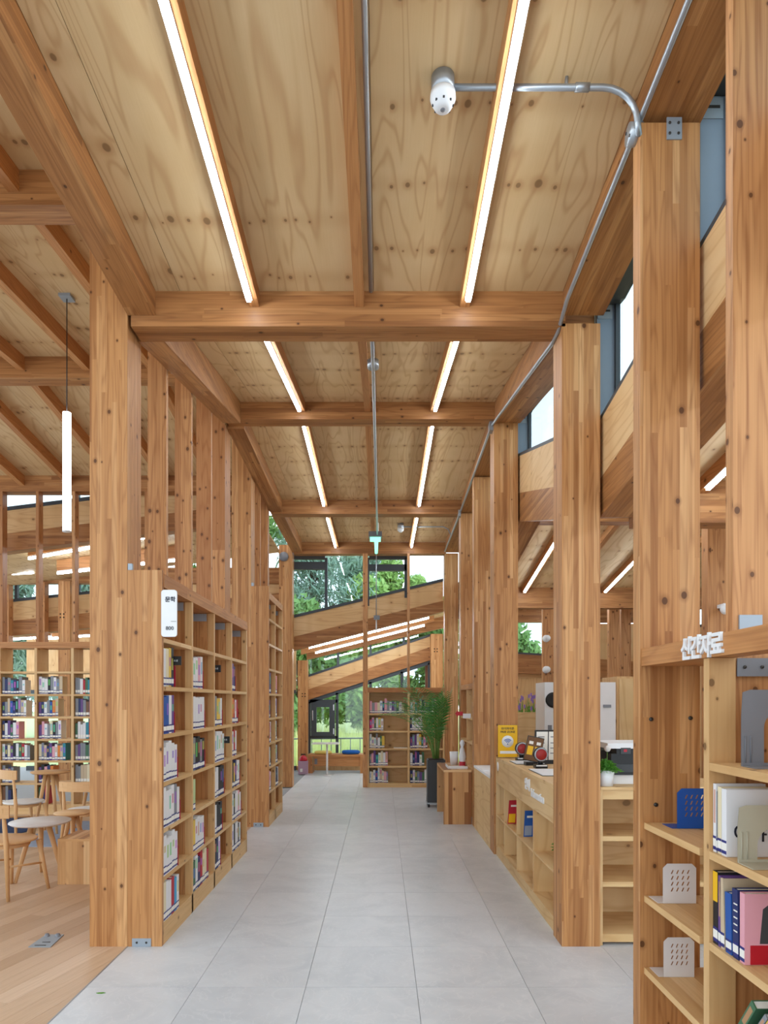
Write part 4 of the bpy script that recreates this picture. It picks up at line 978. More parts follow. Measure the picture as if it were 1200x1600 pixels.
w2, f2 = far_band(B2, *b2, s2, (s2[0]-.28,s2[1]-.235), (s2[0]-.51,s2[1]-.53), (2.47,3.15), 'lowest sloping glulam beam above the garden windows', 'window_8', (xat(528,B2),xat(579,B2),xat(631,B2)))
# garden window wall
w3 = thing('window_9', (0,B2,1), kind='structure')
gl = (s2[0]-.51, s2[1]-.53); gf = lambda x: gl[0]+(gl[1]-gl[0])*(x+1.66)/(2.76)
fy0, fy1 = B2+.03, B2+.10
MB().slope_x(b2[0],b2[1],fy0,fy1,gl[0]-.09,gl[1]-.09,gl[0],gl[1]).build('head_frame','frame',w3)
part('sill','frame',w3,b2[0],b2[1],fy0,fy1,.10,.17)
for x in (xat(483,B2),xat(526.5,B2),xat(579,B2),xat(628,B2),1.07): part('mullion','frame',w3,x-.03,x+.03,fy0,fy1,.17,gf(x)-.05)
MB().slope_x(b2[0],b2[1],B2+.062,B2+.068,.17,.17,gl[0]-.09,gl[1]-.09).build('pane','glass',w3)
cx0, cx1, cz0, cz1 = xat(486,B2), xat(523,B2), zat(1150,B2), zat(1098,B2)
sa = MB()
for (a,b_,c_,d_) in ((cx0,cx1,cz1-.10,cz1),(cx0,cx1,cz0,cz0+.09),(cx0,cx0+.12,cz0+.09,cz1-.10),(cx1-.12,cx1,cz0+.09,cz1-.10)): sa.box(a,b_,B2-.01,B2+.06,c_,d_)
so = sa.build('casement','frame',w3)
part('handle','chrome',so,cx0+.03,cx0+.05,B2-.04,B2-.01,(cz0+cz1)/2-.02,(cz0+cz1)/2+.20); part('hinge','chrome',so,cx1-.035,cx1-.01,B2-.025,B2-.01,cz1-.17,cz1-.04); part('hinge','chrome',so,cx1-.035,cx1-.01,B2-.025,B2-.01,cz0+.04,cz0+.17)
part('transom','frame',w3,xat(484,B2),xat(527,B2),fy0,fy1,cz0-.06,cz0); part('transom','frame',w3,xat(484,B2),xat(527,B2),fy0,fy1,cz1,cz1+.07)
part('wall_back','plyband',None,-1.9,1.5,B2+.02,B2+.1,-.0,.099,kind='structure')
c = column('glulam_column', xat(467,B2), xat(482,B2), 14.8, 15.0, 2.44, 'glulam column with four bolt holes beside the garden bench'); bolts(c, xat(474.5,14.8), zat(1086,14.8), 14.8)
c = column('glulam_column', xat(672,B2), xat(691,B2), 14.8, 15.0, 3.02, 'glulam column with four bolt holes behind the low end bookcase'); bolts(c, xat(681,14.8), zat(1016,14.8), 14.8)
part('wall_back','redbrick',None,xat(664,B2)+.02,xat(672,B2)+.3,B2+.2,B2+.3,0,2.6,kind='structure')
# bench, cushions, side table, extinguisher
bn = thing('window_bench', (-1.0,14.5,0), 'long low timber bench below the garden window', 'bench')
bx0, bx1 = xat(481,14.4), xat(570,14.4)
part('seat','board',bn,bx0,bx1,14.4,14.85,.355,.40,g='x'); part('front_rail','board',bn,bx0+.12,bx1,14.43,14.47,.15,.354,g='x'); part('leg','board',bn,bx0,bx0+.10,14.4,14.85,0,.354); part('leg','board',bn,bx1-.10,bx1,14.4,14.85,0,.354)
part('socket_plate','greymetal',bn,bx0+.14,bx0+.20,14.425,14.43,.19,.31)
def cushion(x, y, z, r, h, mat, label):
    MB().lathe([(0,0),(r*.9,0),(r,h*.3),(r,h*.7),(r*.9,h),(0,h*1.05)],(x,y,z),24).build('cushion',mat,label=label,cat='cushion',group='bench cushions')
cushion(xat(548,14.6), 14.62, .401, .195, .075, 'bluefab', 'round blue cushion on the window bench')
cushion(xat(505,14.6), 14.62, .401, .19, .06, 'yellowfab', 'round mustard cushion on the window bench')
st = thing('side_table', (-1.17,14.1,0), 'thin white pedestal table in front of the window bench', 'table')
sxm = xat(511,14.0); part('top','whitemetal',st,sxm-.30,sxm+.25,13.8,14.25,.655,.675); MB().tube([(sxm,14.0,.01),(sxm,14.0,.655)],.02,12).build('pole','whitemetal',st); MB().lathe([(0,0),(.10,0),(.10,.008),(0,.012)],(sxm,14.0,0),20).build('base','whitemetal',st)
bxo = thing('extinguisher_box', (-1.65,14.3,0), 'lilac printed box holding the red extinguisher by the column', 'box')
ea, eb_ = xat(466,14.2), xat(480,14.2); part('body','lilac',bxo,ea,eb_,14.2,14.42,0,.275); part('print_mark','white',bxo,ea+.04,ea+.09,14.197,14.2,.05,.12)
fx = thing('fire_extinguisher', ((ea+eb_)/2,14.31,.1), 'red extinguisher standing in the lilac box', 'extinguisher')
MB().lathe([(.0,.277),(.085,.277),(.085,.32),(.06,.37),(.02,.385),(.02,.40),(0,.40)],((ea+eb_)/2,14.31,0),20).build('cylinder','red',fx); MB().box((ea+eb_)/2-.05,(ea+eb_)/2+.05,14.3,14.32,.40,.425).build('lever','black',fx)
# sliver of bookcase behind the far column
sv = thing('bookcase', (-2.1,13.4,0), 'narrow pine bookcase glimpsed past the last bookcase-side column', 'bookcase')
part('side_panel','pine_end',sv,-1.83,-1.80,13.3,13.6,0,2.35); part('side_panel','pine_end',sv,-2.6,-2.57,13.3,13.6,0,2.35); part('back_panel','glulam',sv,-2.57,-1.83,13.58,13.6,0,2.35); part('top_board','board',sv,-2.6,-1.8,13.29,13.6,2.351,2.43,g='x')
for z in LEV[:7]: part('shelf','pine',sv,-2.569,-1.831,13.3,13.579,z-.027,z,g='x')

# ================================================================ left zone: roof, bookcase, far bands
LN = [(1.0,4.72),(4.25,4.90),(6.81,5.03),(9.3,4.66)]
lz = lambda d: lerp(LN, d)
ce4 = thing('ceiling', (-4,6,4.9), kind='structure')
ld = [1.0,4.25,6.81,9.3]
for a,b in zip(ld, ld[1:]):
    for k in range(5):
        x1 = -1.62-1.22*k; x0 = x1-1.22
        MB().slope_y(x0+.0015,x1-.0015,a+.001,b-.001,lz(a),lz(b),lz(a)+.02,lz(b)+.02).build('plywood_panel','ply',ce4)
    for k in range(9):
        x = -1.68-.66*(k+1)+.02
        MB().slope_y(x-.035,x+.035,a+.18,b,lz(a+.18)-.14,lz(b)-.14,lz(a+.18),lz(b)).build('purlin','board',ce4)
for d, b, lb in ((4.25,4.678,'high glulam cross beam over the reading area, nearest the entrance'),(6.81,4.816,'high glulam cross beam over the pendant lamp'),(9.3,4.44,'dark cross beam above the reading-area clerestory')):
    MB().box(-7.7,-1.845 if d == 4.25 else -1.625,d,d+.18,b,lz(d)+.01,g='x').build('glulam_beam','beam',label=lb,cat='beam',group='reading area cross beams',kind='thing')
pd = thing('pendant_light', (-2.66,5.7,4.98), 'slim white tube pendant hanging over the reading area', 'pendant lamp')
pdx, pdd = xat(104.5,5.7), 5.7
MB().box(pdx-.05,pdx+.05,pdd-.05,pdd+.05,lz(pdd)-.025,lz(pdd)).build('canopy','bracket',pd); MB().tube([(pdx,pdd,zat(645,pdd)),(pdx,pdd,lz(pdd)-.02)],.004,6).build('cord','black',pd)
MB().lathe([(0,0),(.033,0),(.033,zat(645,5.7)-zat(830,5.7)),(0,zat(645,5.7)-zat(830,5.7))],(pdx,pdd,zat(830,5.7)),20).build('tube_shade','pend',pd); MB().lathe([(0,-.006),(.036,-.006),(.036,.004),(0,.004)],(pdx,pdd,zat(830,5.7)),20).build('end_cap','white',pd)
# wall between reading area and the low roof behind: studs, bookcase, band
BD_ = 9.3
lx0, lx1 = -7.7, -1.85
sl = lambda x: 4.248+.124*(x+5.33)
w4, _ = far_band(BD_+.25, lx0, lx1, (sl(lx0),sl(lx1)), (sl(lx0)-.33,sl(lx1)-.33), (sl(lx0)-.585,sl(lx1)-.585), (4.5,4.7), 'sloping glulam beam behind the reading-area bookcase studs', 'window_10', (-4.33,))
xs = [-5.27+.50*k for k in range(-2,8)]
for k, x in enumerate(xs):
    vis = 2 <= k <= 4
    column('stud_column', x, x+.04, BD_, BD_+.12, lz(9.3)-.22, f'slim stud above the reading-area bookcase, {ORD[k]} from the outer wall', 'stud', z0=2.355, group='studs above the reading-area bookcase')
lb_ = thing('bookcase', (-4.5,9.3,0), 'wide open pine bookcase filled with labelled books behind the reading tables', 'bookcase')
part('top_board','board',lb_,-6.4,-2.2,9.2,9.52,2.27,2.355,g='x')
dvx = [-5.22+.5*k for k in range(-2,7)]
for x in dvx: part('upright','pine_end',lb_,x-.018,x+.018,9.2,9.50,0,2.269)
for x in dvx[:-1]:
    for z in LEV[:7]: part('shelf','pine',lb_,x+.019,x+.481,9.201,9.50,z-.027,z,g='x')
part('plinth','pine',lb_,dvx[0]+.02,dvx[-1]-.02,9.205,9.23,0,LEV[0]-.028,g='x')
rl = random.Random(21); pal = ['white','black','navy','grey','cream','white','blue','purple','beige','white','green','brown','grey','red','teal']
LROW = {2:{5:'grey navy grey teal navy black grey white',4:'navy grey beige blue navy black grey beige white',3:'navy white purple green white pink',2:'white navy cream purple black white green red white grey',1:'grey beige navy grey',0:'brown grey navy'},
        3:{5:'white white white black grey white grey beige',4:'purple navy white grey blue orange beige',3:'purple pink white grey cream black grey white',2:'cream grey beige navy purple pink white orange beige teal',1:'purple black pink navy orange',0:'green navy red'}}
LBG = 'books in the reading-area bookcase'
for bay, rows in LROW.items():
    for lv, cs in rows.items():
        n = len(cs.split())
        row_of_books(cs.split(), dvx[bay]+.026, 9.23, LEV[lv]+.001, (1,0), -math.pi/2, 'reading-area bookcase', SH[lv], ORD[bay-2], LBG, .17, (.19,.25), (.034,.044) if n < 9 else (.034,.040), rl, stuff=(lv == 0))
for bay in (1,4):
    for lv in range(1,6):
        n = rl.randint(5,9); row_of_books([rl.choice(pal) for _ in range(n)], dvx[bay]+.026, 9.23, LEV[lv]+.001, (1,0), -math.pi/2, '', '', '', '', .17, (.19,.25), (.03,.044), rl, True)
bm_ = MB()
by = {}
for (c, p, sz, r_) in STUFF: by.setdefault(c, []).append((p,sz))
names = sorted(by); mats = []
for c in names:
    M['stuff_'+c] = plain('book_'+c.replace(' ','_'), srgb(*CW[c]), .5); mats.append('stuff_'+c)
for i, c in enumerate(names):
    for (p,(dp,th,h)) in by[c]: bm_.box(p[0]-th/2,p[0]+th/2,p[1],p[1]+dp,p[2],p[2]+h,mi=i); 
for i, c in enumerate(names):
    for (p,(dp,th,h)) in by[c]: bm_.box(p[0]-th*.45,p[0]+th*.45,p[1]-.001,p[1],p[2]+.02,p[2]+.055,mi=len(names))
so = bm_.build('shelved_books', mats+['paper'], label='remaining labelled books in the outer bays of the reading-area bookcase', cat='books', kind='stuff')
# low roof behind the bookcase
ce5 = thing('ceiling', (-4,11,3.9), kind='structure')
sc = lambda x, d: sl(x)-.34+(-.03)*(d-9.6)
for k in range(5):
    x1 = -1.85-1.22*k; x0 = x1-1.22
    c8 = [(x,y,sc(x,y)+o_) for x in (x0+.001,x1-.001) for y in (9.75,12.3) for o_ in (0,.02)]
    MB().hexa(c8,'y').build('plywood_panel','ply',ce5)
for k, (d,xa,xb,ya,yb) in enumerate(((10.5,45,228,871,838),(11.1,90,290,894,872),(11.6,-160,52,905,893))):
    x0, x1 = xat(xa,d), xat(xb,d); z0, z1 = zat(ya,d), zat(yb,d)
    t = thing('led_batten_light', ((x0+x1)/2,d,(z0+z1)/2), f'LED strip in the low roof behind the reading-area bookcase, {ORD[k]} from the bookcase', 'ceiling light', 'rear roof LED strips')
    MB().slope_x(x0,x1,d-.03,d+.03,z0+.02,z1+.02,sc(x0,d),sc(x1,d)).build('hanger_board','board',t)
    MB().slope_x(x0,x1,d-.02,d+.02,z0,z1,z0+.019,z1+.019).build('housing','white',t); MB().slope_x(x0,x1,d-.019,d+.019,z0-.034,z1-.034,z0-.001,z1-.001).build('diffuser','led',t)
MB().box(-7.9,-1.85,12.3,12.48,3.70,3.98,g='x').build('glulam_beam','beam',label='level beam closing the low roof behind the reading-area bookcase', cat='beam', kind='thing')
s5 = lambda x: 3.36+.104*(x+6.96)
w5, _ = far_band(12.42,-7.9,-1.85,(s5(-7.9),s5(-1.85)),(s5(-7.9)-.35,s5(-1.85)-.35),(s5(-7.9)-.63,s5(-1.85)-.63),(3.7,3.7),'pale glulam beam of the farthest band past the reading area','window_13',(-6.75,-6.2,-5.6,-4.6,-3.4))
for k, px_ in enumerate((4,60)):
    x = xat(px_,12.2); column('stud_column', x, x+.11, 12.2, 12.35, 3.70, f'far pale stud beyond the reading-area bookcase, {ORD[k]} from the outer wall', 'stud', group='far pale studs')
c = column('glulam_column', xat(91,12.1), xat(109,12.1), 12.1, 12.3, 3.70, 'far glulam column with four bolt holes beyond the reading-area bookcase'); bolts(c, xat(97,12.1), zat(962,12.1), 12.1)
c['label'] = 'far glulam column with four bolt holes beyond the reading-area bookcase'
# outer light wall of that zone below the band
w6 = thing('window_14', (-4,15,1.4), kind='structure')
part('pane','glass',w6,-7.9,-1.9,15.0,15.006,.1,1.75); part('wall_back','plyband',None,-7.9,-1.9,15.0,15.05,1.75,3.25,kind='structure'); part('sill','frame',w6,-7.9,-1.9,14.98,15.04,0,.1); part('head_frame','frame',w6,-7.9,-1.9,14.95,14.995,1.71,1.79)
for k in range(6): part('mullion','frame',w6,-7.5+k,-7.45+k,14.95,14.995,.1,1.70)
MB().box(-7.9,-1.85,12.48,15.1,3.3,3.33,g='x').build('ceiling','ply',kind='structure')
for k, (d,xa,xb,ya,yb) in enumerate(((13.4,-60,80,1002,994),(13.9,60,190,998,988))):
    x0, x1 = xat(xa,d), xat(xb,d); z0, z1 = zat(ya,d), zat(yb,d)
    t = thing('led_batten_light', ((x0+x1)/2,d,(z0+z1)/2), f'LED strip glimpsed just above the reading-area bookcase top, {ORD[k]} from the outer wall', 'ceiling light', 'farthest LED strips')
    MB().slope_x(x0,x1,d-.03,d+.03,z0+.02,z1+.02,3.30,3.30).build('hanger_board','board',t)
    MB().slope_x(x0,x1,d-.02,d+.02,z0,z1,z0+.019,z1+.019).build('housing','white',t); MB().slope_x(x0,x1,d-.019,d+.019,z0-.034,z1-.034,z0-.001,z1-.001).build('diffuser','led',t)

# ================================================================ reading area furniture
def bar(b, p, q, w0, w1=None, mi=0):
    b.tube([p,q],[w0,w1 or w0],8,mi)
def chair(cx, cy, rot, label, seat='ash', seat_m='ash', sh=.44, bh=.74, group=None, z=0):
    """rot: direction the sitter faces (radians from +x)"""
    t = thing('dining_chair', (cx,cy,z), label, 'chair', group); t.rotation_euler = (0,0,rot)
    def add(name, mb, m): o = mb.build(name, m); o.parent = t; return o
    b = MB(); n = 28; prof = [(0,sh-.028),(.17,sh-.028),(.205,sh-.018),(.21,sh-.006),(.20,sh),(0,sh-.008)]
    b.lathe(prof,(0,0,0),n); add('seat', b, seat_m)
    for (x,y,nm) in ((.15,.15,'f'),(.15,-.15,'f')):
        add('leg', MB().tube([(x,y,sh-.03),(x+.05,y*1.35,0)],[.021,.013],8), 'ash')
    for y in (.165,-.165):
        add('leg', MB().tube([(-.19,y*1.25,0),(-.17,y,sh-.02),(-.20,y,bh-.02)],[.013,.02,.013],8), 'ash')
    b = MB()
    for i in range(8):
        a0, a1 = math.radians(150+60*i/8), math.radians(150+60*(i+1)/8); R = .36; cxo = .14
        P = [(cxo+R*math.cos(a), R*math.sin(a)*1.12) for a in (a0,a1)]; Q = [(cxo+(R+.02)*math.cos(a), (R+.02)*math.sin(a)*1.12) for a in (a0,a1)]
        b.hexa([(p[0],p[1],z) for p in (P[0],Q[0]) for z in ()] or [(*P[0],bh-.10),(*P[0],bh),(*P[1],bh-.10),(*P[1],bh),(*Q[0],bh-.10),(*Q[0],bh),(*Q[1],bh-.10),(*Q[1],bh)],'y')
    add('backrest', b, 'ash')
    add('stretcher', MB().tube([(.17,.17,.22),(-.18,.185,.26)],.009,6), 'ash'); add('stretcher', MB().tube([(.17,-.17,.22),(-.18,-.185,.26)],.009,6), 'ash')
    add('apron', MB().lathe([(.15,sh-.06),(.16,sh-.03),(.13,sh-.03)],(0,0,0),24), 'ash')
    return t
chair(-3.01, 5.45, math.radians(70), 'ash chair standing in front of the low white round table', group='ash chairs of the reading area')
chair(-3.98, 7.5, math.radians(55), 'ash chair with a white padded seat behind the white round table', seat_m='whitefab', bh=.80, group='ash chairs of the reading area')
chair(-3.02, 6.95, math.radians(88), 'ash chair with its curved back turned to the entrance, beside the wide column', seat_m='whitefab', group='ash chairs of the reading area')
chair(-3.45, 8.4, math.radians(250), 'ash chair half hidden behind the wide column near the bookcase', z=.0085, group='ash chairs of the reading area')
def round_table(x, y, r, h, top, label, legs=3, a0=0.4, splay=.12):
    t = thing('round_table', (x,y,0), label, 'table', 'round reading tables')
    MB().lathe([(0,h-.022),(r-.02,h-.022),(r,h-.008),(r-.003,h),(0,h)],(x,y,0),36).build('tabletop',top,t)
    for k in range(legs):
        a = a0+2*math.pi*k/legs
        MB().tube([(x+(r-splay)*.55*math.cos(a),y+(r-splay)*.55*math.sin(a),h-.022),(x+(r*.86)*math.cos(a),y+(r*.86)*math.sin(a),0)],[.026,.014],8).build('leg','ash',t)
    return t
round_table(xat(63,5.9), 5.9, .25, .50, 'whitemetal', 'low round table with a white top beside the striped cube', 3, 2.0)
round_table(xat(112,6.35), 6.38, .17, .50, 'ash', 'low round wooden-topped table tucked behind the white one', 3, .9)
round_table(xat(66,7.75), 7.95, .22, .72, 'ash', 'taller round wooden table by the bookcase', 4, .8)
cu = thing('cube_stool', (-2.5,5.9,0), 'striped pine cube stool beside the wide column', 'stool')
kx, ky, kz = xat(90,5.69), 5.69, .383
for nm, a in (('top',(kx,kx+.45,ky,ky+.40,kz-.02,kz)),('front_panel',(kx,kx+.45,ky,ky+.02,0,kz-.0201)),('side_panel',(kx,kx+.02,ky+.0201,ky+.40,0,kz-.0201)),('side_panel',(kx+.43,kx+.45,ky+.0201,ky+.40,0,kz-.0201)),('back_panel',(kx+.0201,kx+.4299,ky+.38,ky+.40,0,kz-.0201))):
    part(nm,'striped',cu,*a,g='y' if nm == 'top' else 'z')
MB().prism(rrect(2.4,1.0,.05),0,.008,tf=lambda p:(-5.4+p[0],8.4+p[1],p[2])).build('rug','navyfab',label='navy rug in front of the reading-area bookcase',cat='rug')
MB().prism(rrect(.9,1.5,.05),0,.008,tf=lambda p:(-3.55+p[0],7.9+p[1],p[2])).build('rug','greyfab',label='grey-blue rug under the chair near the wide column',cat='rug')
fb = thing('floor_box', (-2.2,4.35,0), 'steel floor socket plate set in the wood floor', 'floor socket')
P = [(xat(x,1632/(y-1095)),1632/(y-1095)) for x,y in ((44,1480.5),(79,1480.5),(100,1461),(72,1461))]
MB().prism(P,.0005,.005).build('plate','bracket',fb)
m0 = (Vector((*P[2],0))+Vector((*P[3],0)))/2
for s in (-.035,.035): MB().lathe([(0,.022),(.012,.022),(.018,.005)],(m0.x+s,m0.y-.035,0),12).build('latch','greymetal',fb)
a_, b_ = Vector((*P[0],.0055)), Vector((*P[3],.0055)); MB().tube([a_.lerp(b_,.35)+Vector((.05,0,0)),a_.lerp(b_,.35)+Vector((.10,0,0))],.003,6).build('slot','screw',fb); MB().tube([a_.lerp(b_,.1)+Vector((.03,0,0)),a_.lerp(b_,.1)+Vector((.10,0,0))],.003,6).build('slot','screw',fb)
lf = MB(); lxp, lyp = xat(150,1632/457), 1632/457; lf.prism([(0,0),(.012,.008),(.034,.01),(.05,.004),(.034,-.006),(.012,-.006)],.0003,.002,tf=lambda p:(lxp+p[0],lyp+p[1],p[2])); lf.build('fallen_leaf','leaf2',label='small green leaf lying on the first grey tiles',cat='leaf')

# ================================================================ conduits, detectors, exit signs
c = thing('conduit', (-.06,3,4.2), 'straight steel conduit beside the middle purlin over the aisle entrance', 'pipe')
MB().tube([(-.066,1.72,ceil(1.72)-.035),(-.066,4.2,ceil(4.2)-.035)],.0125,10).build('pipe','steel',c)
c = thing('conduit', (-.065,8,4.17), 'long steel conduit running under the beams to the hanging exit sign', 'pipe')
MB().tube([(-.065,4.44,4.03),(-.065,5.1,4.12),(-.065,5.4,4.165),(-.065,10.7,4.172)],.0135,10).build('pipe','steel',c)
MB().lathe([(0,-.03),(.045,-.03),(.045,.03),(0,.03)],(-.065,5.25,4.17),16).build('junction_box','steel',c); MB().tube([(-.065,5.25,4.2),(-.065,5.25,ceil(5.25))],.012,8).build('stub','steel',c)
ex = thing('exit_sign', (-.08,10.7,4.1), 'small hanging exit sign glowing green at the end of the conduit', 'sign')
exx = xat(586.5,10.7); part('housing','greymetal',ex,exx-.105,exx+.105,10.62,10.78,zat(840,10.7),zat(832,10.7)); part('light_panel','exit',ex,exx-.085,exx+.085,10.66,10.72,zat(846,10.7),zat(840,10.7)-.001); MB().tube([(exx+.015,10.7,zat(846,10.7)),(exx+.015,10.7,zat(865,10.7))],[.032,.022],8).build('lamp_tube','exit',ex)
ex = thing('exit_sign', (-.1,12.0,2.9), 'grey device box hanging on a long thin rod before the end windows', 'sign')
ex2 = xat(588,11.8); part('housing','greymetal',ex,ex2-.045,ex2+.06,11.75,11.85,zat(968,11.8),zat(962,11.8)); MB().tube([(ex2,11.8,zat(962,11.8)),(ex2,11.8,ceil(11.8))],.008,8).build('rod','steel',ex); MB().tube([(ex2,11.8,zat(988,11.8)),(ex2,11.8,zat(968,11.8))],.012,8).build('drop_tube','white',ex)
sm = thing('smoke_detector', (.266,2.92,4.2), 'round white smoke detector under the ceiling on a steel conduit', 'smoke detector')
zc = ceil(2.92); sx_ = xat(692,2.92)
MB().lathe([(0,zc),(.05,zc),(.05,zc-.07),(.0,zc-.07)],(sx_,2.92,0),24).build('back_box','steel',sm)
MB().lathe([(.0,zc-.07),(.054,zc-.07),(.056,zc-.095),(.05,zc-.11),(.036,zc-.135),(.02,zc-.142),(0,zc-.142)],(sx_,2.92,0),28).build('head','white',sm)
for k in range(8):
    a = 2*math.pi*k/8; MB().box(sx_+.043*math.cos(a)-.004,sx_+.043*math.cos(a)+.004,2.92+.043*math.sin(a)-.004,2.92+.043*math.sin(a)+.004,zc-.126,zc-.120).build('vent_slot','charcoal',sm)
MB().lathe([(0,zc-.1435),(.011,zc-.1435),(.011,zc-.142)],(sx_,2.92,0),14).build('indicator','greymetal',sm)
zp = zc-.045; ey = 3.0
c = thing('conduit', (.7,2.92,4.2), 'steel conduit from the smoke detector bending down to the junction box', 'pipe')
pts = [(sx_+.05,2.92,zp),(.96,2.92,zp)]
for k in range(1,7):
    a = math.pi/2*k/6; pts.append((.96+.15*math.sin(a), 2.92+.06*(1-math.cos(a))*0+.0, zp-.15*(1-math.cos(a))))
pts += [(1.115,2.92,zp-.20),(1.118,2.95,4.06)]
MB().tube(pts,.0135,10).build('pipe','steel',c); MB().tube([(.84,2.92,zp),(.90,2.92,zp)],.0175,10).build('coupling','steel',c); MB().tube([(.80,2.92,zp),(.803,2.92,zp+.045)],.008,6).build('clip','steel',c)
jb = thing('junction_box', (1.12,2.95,4.05), 'galvanised junction box on the edge beam beside the timber post', 'junction box')
MB().lathe([(0,-.03),(.045,-.03),(.045,.025),(0,.025)],(1.117,2.97,4.045),18,axis='x').build('body','steel',jb); 
for s in (-.022,.022): MB().lathe([(0,-.034),(.006,-.034),(.006,-.03)],(1.117,2.97+s,4.045+s),8,axis='x').build('screw_head','screw',jb)
c = thing('conduit', (1.13,6,4.1), 'long steel conduit following the zigzag edge beam on the desk side', 'pipe')
pts = []
for d in (1.7,2.3,2.9,3.5,4.1,4.3,4.45,4.7,5.5,6.2,6.75,6.9,7.1,8,9,9.6,10.2,11.2,12.0):
    for (a,b,z0,z1) in EB[1:]:
        if a-.2 <= d <= b+.0: zz = z0+(z1-z0)*(max(d,a)-a)/(b-a)
    pts.append((1.128, d, zz-.004))
MB().tube(pts,.0125,10).build('pipe','steel',c)
for d in (6.9,9.7): MB().box(1.10,1.137,d-.05,d+.05,lerp([(4.43,3.91),(6.81,4.355),(6.99,4.37),(9.66,4.256),(12.1,4.21)],d)-.06,lerp([(4.43,3.91),(6.81,4.355),(6.99,4.37),(9.66,4.256),(12.1,4.21)],d)+.03).build('junction_box','steel',c)
sm2 = thing('smoke_detector', (.3,10.6,4.3), 'far small smoke detector on the last ceiling bay', 'smoke detector'); sx2 = xat(626,10.9); zc = ceil(10.9)
MB().lathe([(0,zc),(.05,zc),(.05,zc-.07),(0,zc-.07)],(sx2,10.9,0),16).build('back_box','steel',sm2); MB().lathe([(0,zc-.07),(.055,zc-.07),(.05,zc-.11),(.02,zc-.14),(0,zc-.14)],(sx2,10.9,0),18).build('head','white',sm2)
c = thing('conduit', (.6,10.9,4.3), 'thin conduit from the far smoke detector to the desk-side edge beam', 'pipe'); MB().tube([(sx2+.05,10.9,zc-.05),(1.0,10.9,zc-.05),(1.08,10.9,zc-.09),(1.12,10.9,4.24)],.011,8).build('pipe','steel',c)
sp_ = thing('wall_speaker', (-1.75,12.0,4.1), 'round grey device on the far bookcase-side column top', 'device'); MB().lathe([(0,-.05),(.06,-.045),(.085,0),(.085,.02),(0,.02)],(xat(443,12.05),12.075,zat(869,12.05)),20,axis='y').build('body','greymetal',sp_)

# ================================================================ outdoors
gd = MB()
NX, NY = 24, 12
def gz(x,y): return -.12+.035*max(0,y-17)+.12*math.sin(x*.7+y*.4)*min(1,max(0,(y-16)/4))
for i in range(NX):
    for j in range(NY):
        xs_ = [-22+44*k/NX for k in (i,i+1)]; ys_ = [15.9+34*(k/NY) for k in (j,j+1)]
        gd.face([(x,y,gz(x,y)) for x,y in ((xs_[0],ys_[0]),(xs_[1],ys_[0]),(xs_[1],ys_[1]),(xs_[0],ys_[1]))],None,0,True)
gd.build('ground','meadow',kind='structure')
rg = random.Random(5); b = MB()
for k in range(9000):
    x_, y_ = rg.uniform(-4.2,3.2), 16.6+rg.random()**1.3*8; h_ = rg.uniform(.15,.6); z_ = gz(x_,y_); a = rg.uniform(0,3.14); lx, ly = rg.uniform(-.12,.12), rg.uniform(-.1,.1)
    b.face([(x_-.012*math.cos(a),y_-.012*math.sin(a),z_),(x_+.012*math.cos(a),y_+.012*math.sin(a),z_),(x_+lx,y_+ly,z_+h_)])
b.build('meadow_grass','blade',label='pale tall meadow grass outside the garden window',cat='grass',kind='stuff')
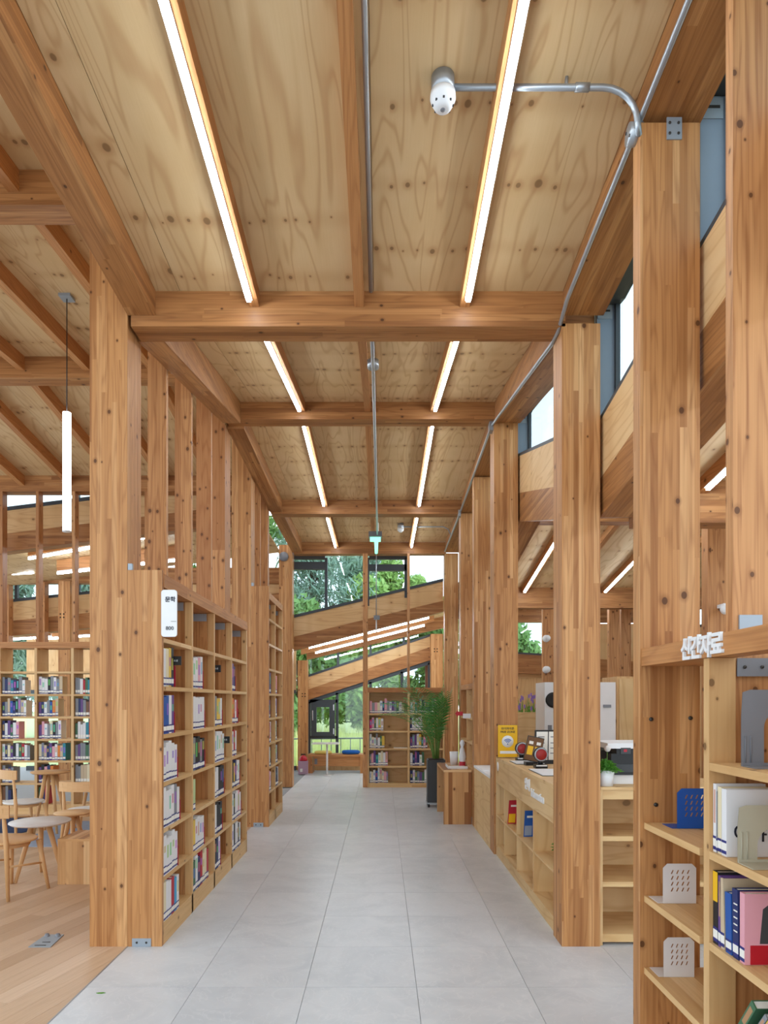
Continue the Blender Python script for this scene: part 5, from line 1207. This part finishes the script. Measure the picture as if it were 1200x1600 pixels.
def tree(x, y, h, r, kind, label, seed, n=8000):
    r_ = random.Random(seed); z0 = gz(x,min(y,49)); t = thing('pine_tree' if kind == 'pine' else 'broadleaf_tree', (x,y,z0), label, 'tree', 'trees outside')
    tk = [(x,y,z0-.2),(x+r_.uniform(-.1,.1),y,z0+h*.4),(x+r_.uniform(-.3,.3),y,z0+h*.85)]; b = MB().tube(tk,[.16,.12,.04],8)
    cl_ = []
    for k in range(46 if kind == 'pine' else 26):
        f_ = r_.uniform(.25 if kind == 'pine' else .12,1.0); a = r_.uniform(0,6.28); rr = r*(1.15-f_ if kind == 'pine' else math.sin(math.pi*min(.95,max(.2,f_*.9))))*r_.uniform(.15,1)
        p = Vector((x+rr*math.cos(a),y+rr*math.sin(a),z0+h*f_)); cl_.append((p,r_.uniform(.5,.95)*r*.42)); b.tube([(x,y,z0+h*f_*.85),p],[.04,.012],5)
    b.build('trunk','bark',t)
    lf_ = MB(); m_ = 'pineleaf' if kind == 'pine' else ('treeleaf' if seed % 2 else 'treeleaf2')
    for k in range(n):
        p0, rr = cl_[k % len(cl_)]
        v = Vector((r_.gauss(0,1),r_.gauss(0,1),r_.gauss(0,.6))); v = v.normalized()*rr*r_.random()**.4; p = p0+v
        d = Vector((r_.gauss(0,1),r_.gauss(0,1),r_.gauss(0,1)+(.8 if kind == 'pine' else 0))).normalized(); e = d.orthogonal().normalized()
        L = (.20,.028) if kind == 'pine' else (.12,.06)
        sc_ = r_.uniform(.8,1.7); lf_.face([p-d*L[0]*sc_,p+e*L[1]*sc_,p+d*L[0]*sc_,p-e*L[1]*sc_])
    lf_.build('foliage',m_,t)
    return t
TR = [(-2.9,28,11.5,3.4,'pine','tall pine filling the first pane of the end clerestory'),(-1.3,36,10.5,2.6,'pine','pine behind the middle of the end clerestory windows'),(1.0,33,7.6,2.0,'leaf','broadleaf tree outside the end clerestory past the post'),
      (-2.9,24.5,4.6,1.7,'leaf','bright green bush tree outside the casement window'),(-.9,28,6.0,2.0,'leaf','leafy tree outside the tall garden pane'),(2.2,27.5,5.0,2.0,'leaf','leafy tree above the low end bookcase'),
      (-9.2,22,6.6,2.0,'pine','pine outside the reading-area band windows'),(-6.6,31,11.8,2.4,'leaf','tall tree whose top shows in the reading-area clerestory'),(-13.5,24,6.0,2.2,'pine','pine beyond the outer reading area'),(4.6,23,4.0,1.6,'leaf','tree beyond the desk-side end window')]
for k, (x,y,h,r,kd,lb) in enumerate(TR): tree(x,y,h,r,kd,lb,k+1)
rl_ = thing('garden_railing', (-.8,16.4,0), 'thin grey metal railing outside the garden window', 'railing')
MB().tube([(-2.4,16.4,.62),(1.4,16.4,.66)],.018,8).build('top_rail','greymetal',rl_)
for k in range(17): MB().tube([(-2.4+.235*k,16.4,-.15),(-2.4+.235*k,16.4,.63)],.011,6).build('baluster','greymetal',rl_)

print('BOOKS', n_books, 'stuff', len(STUFF))
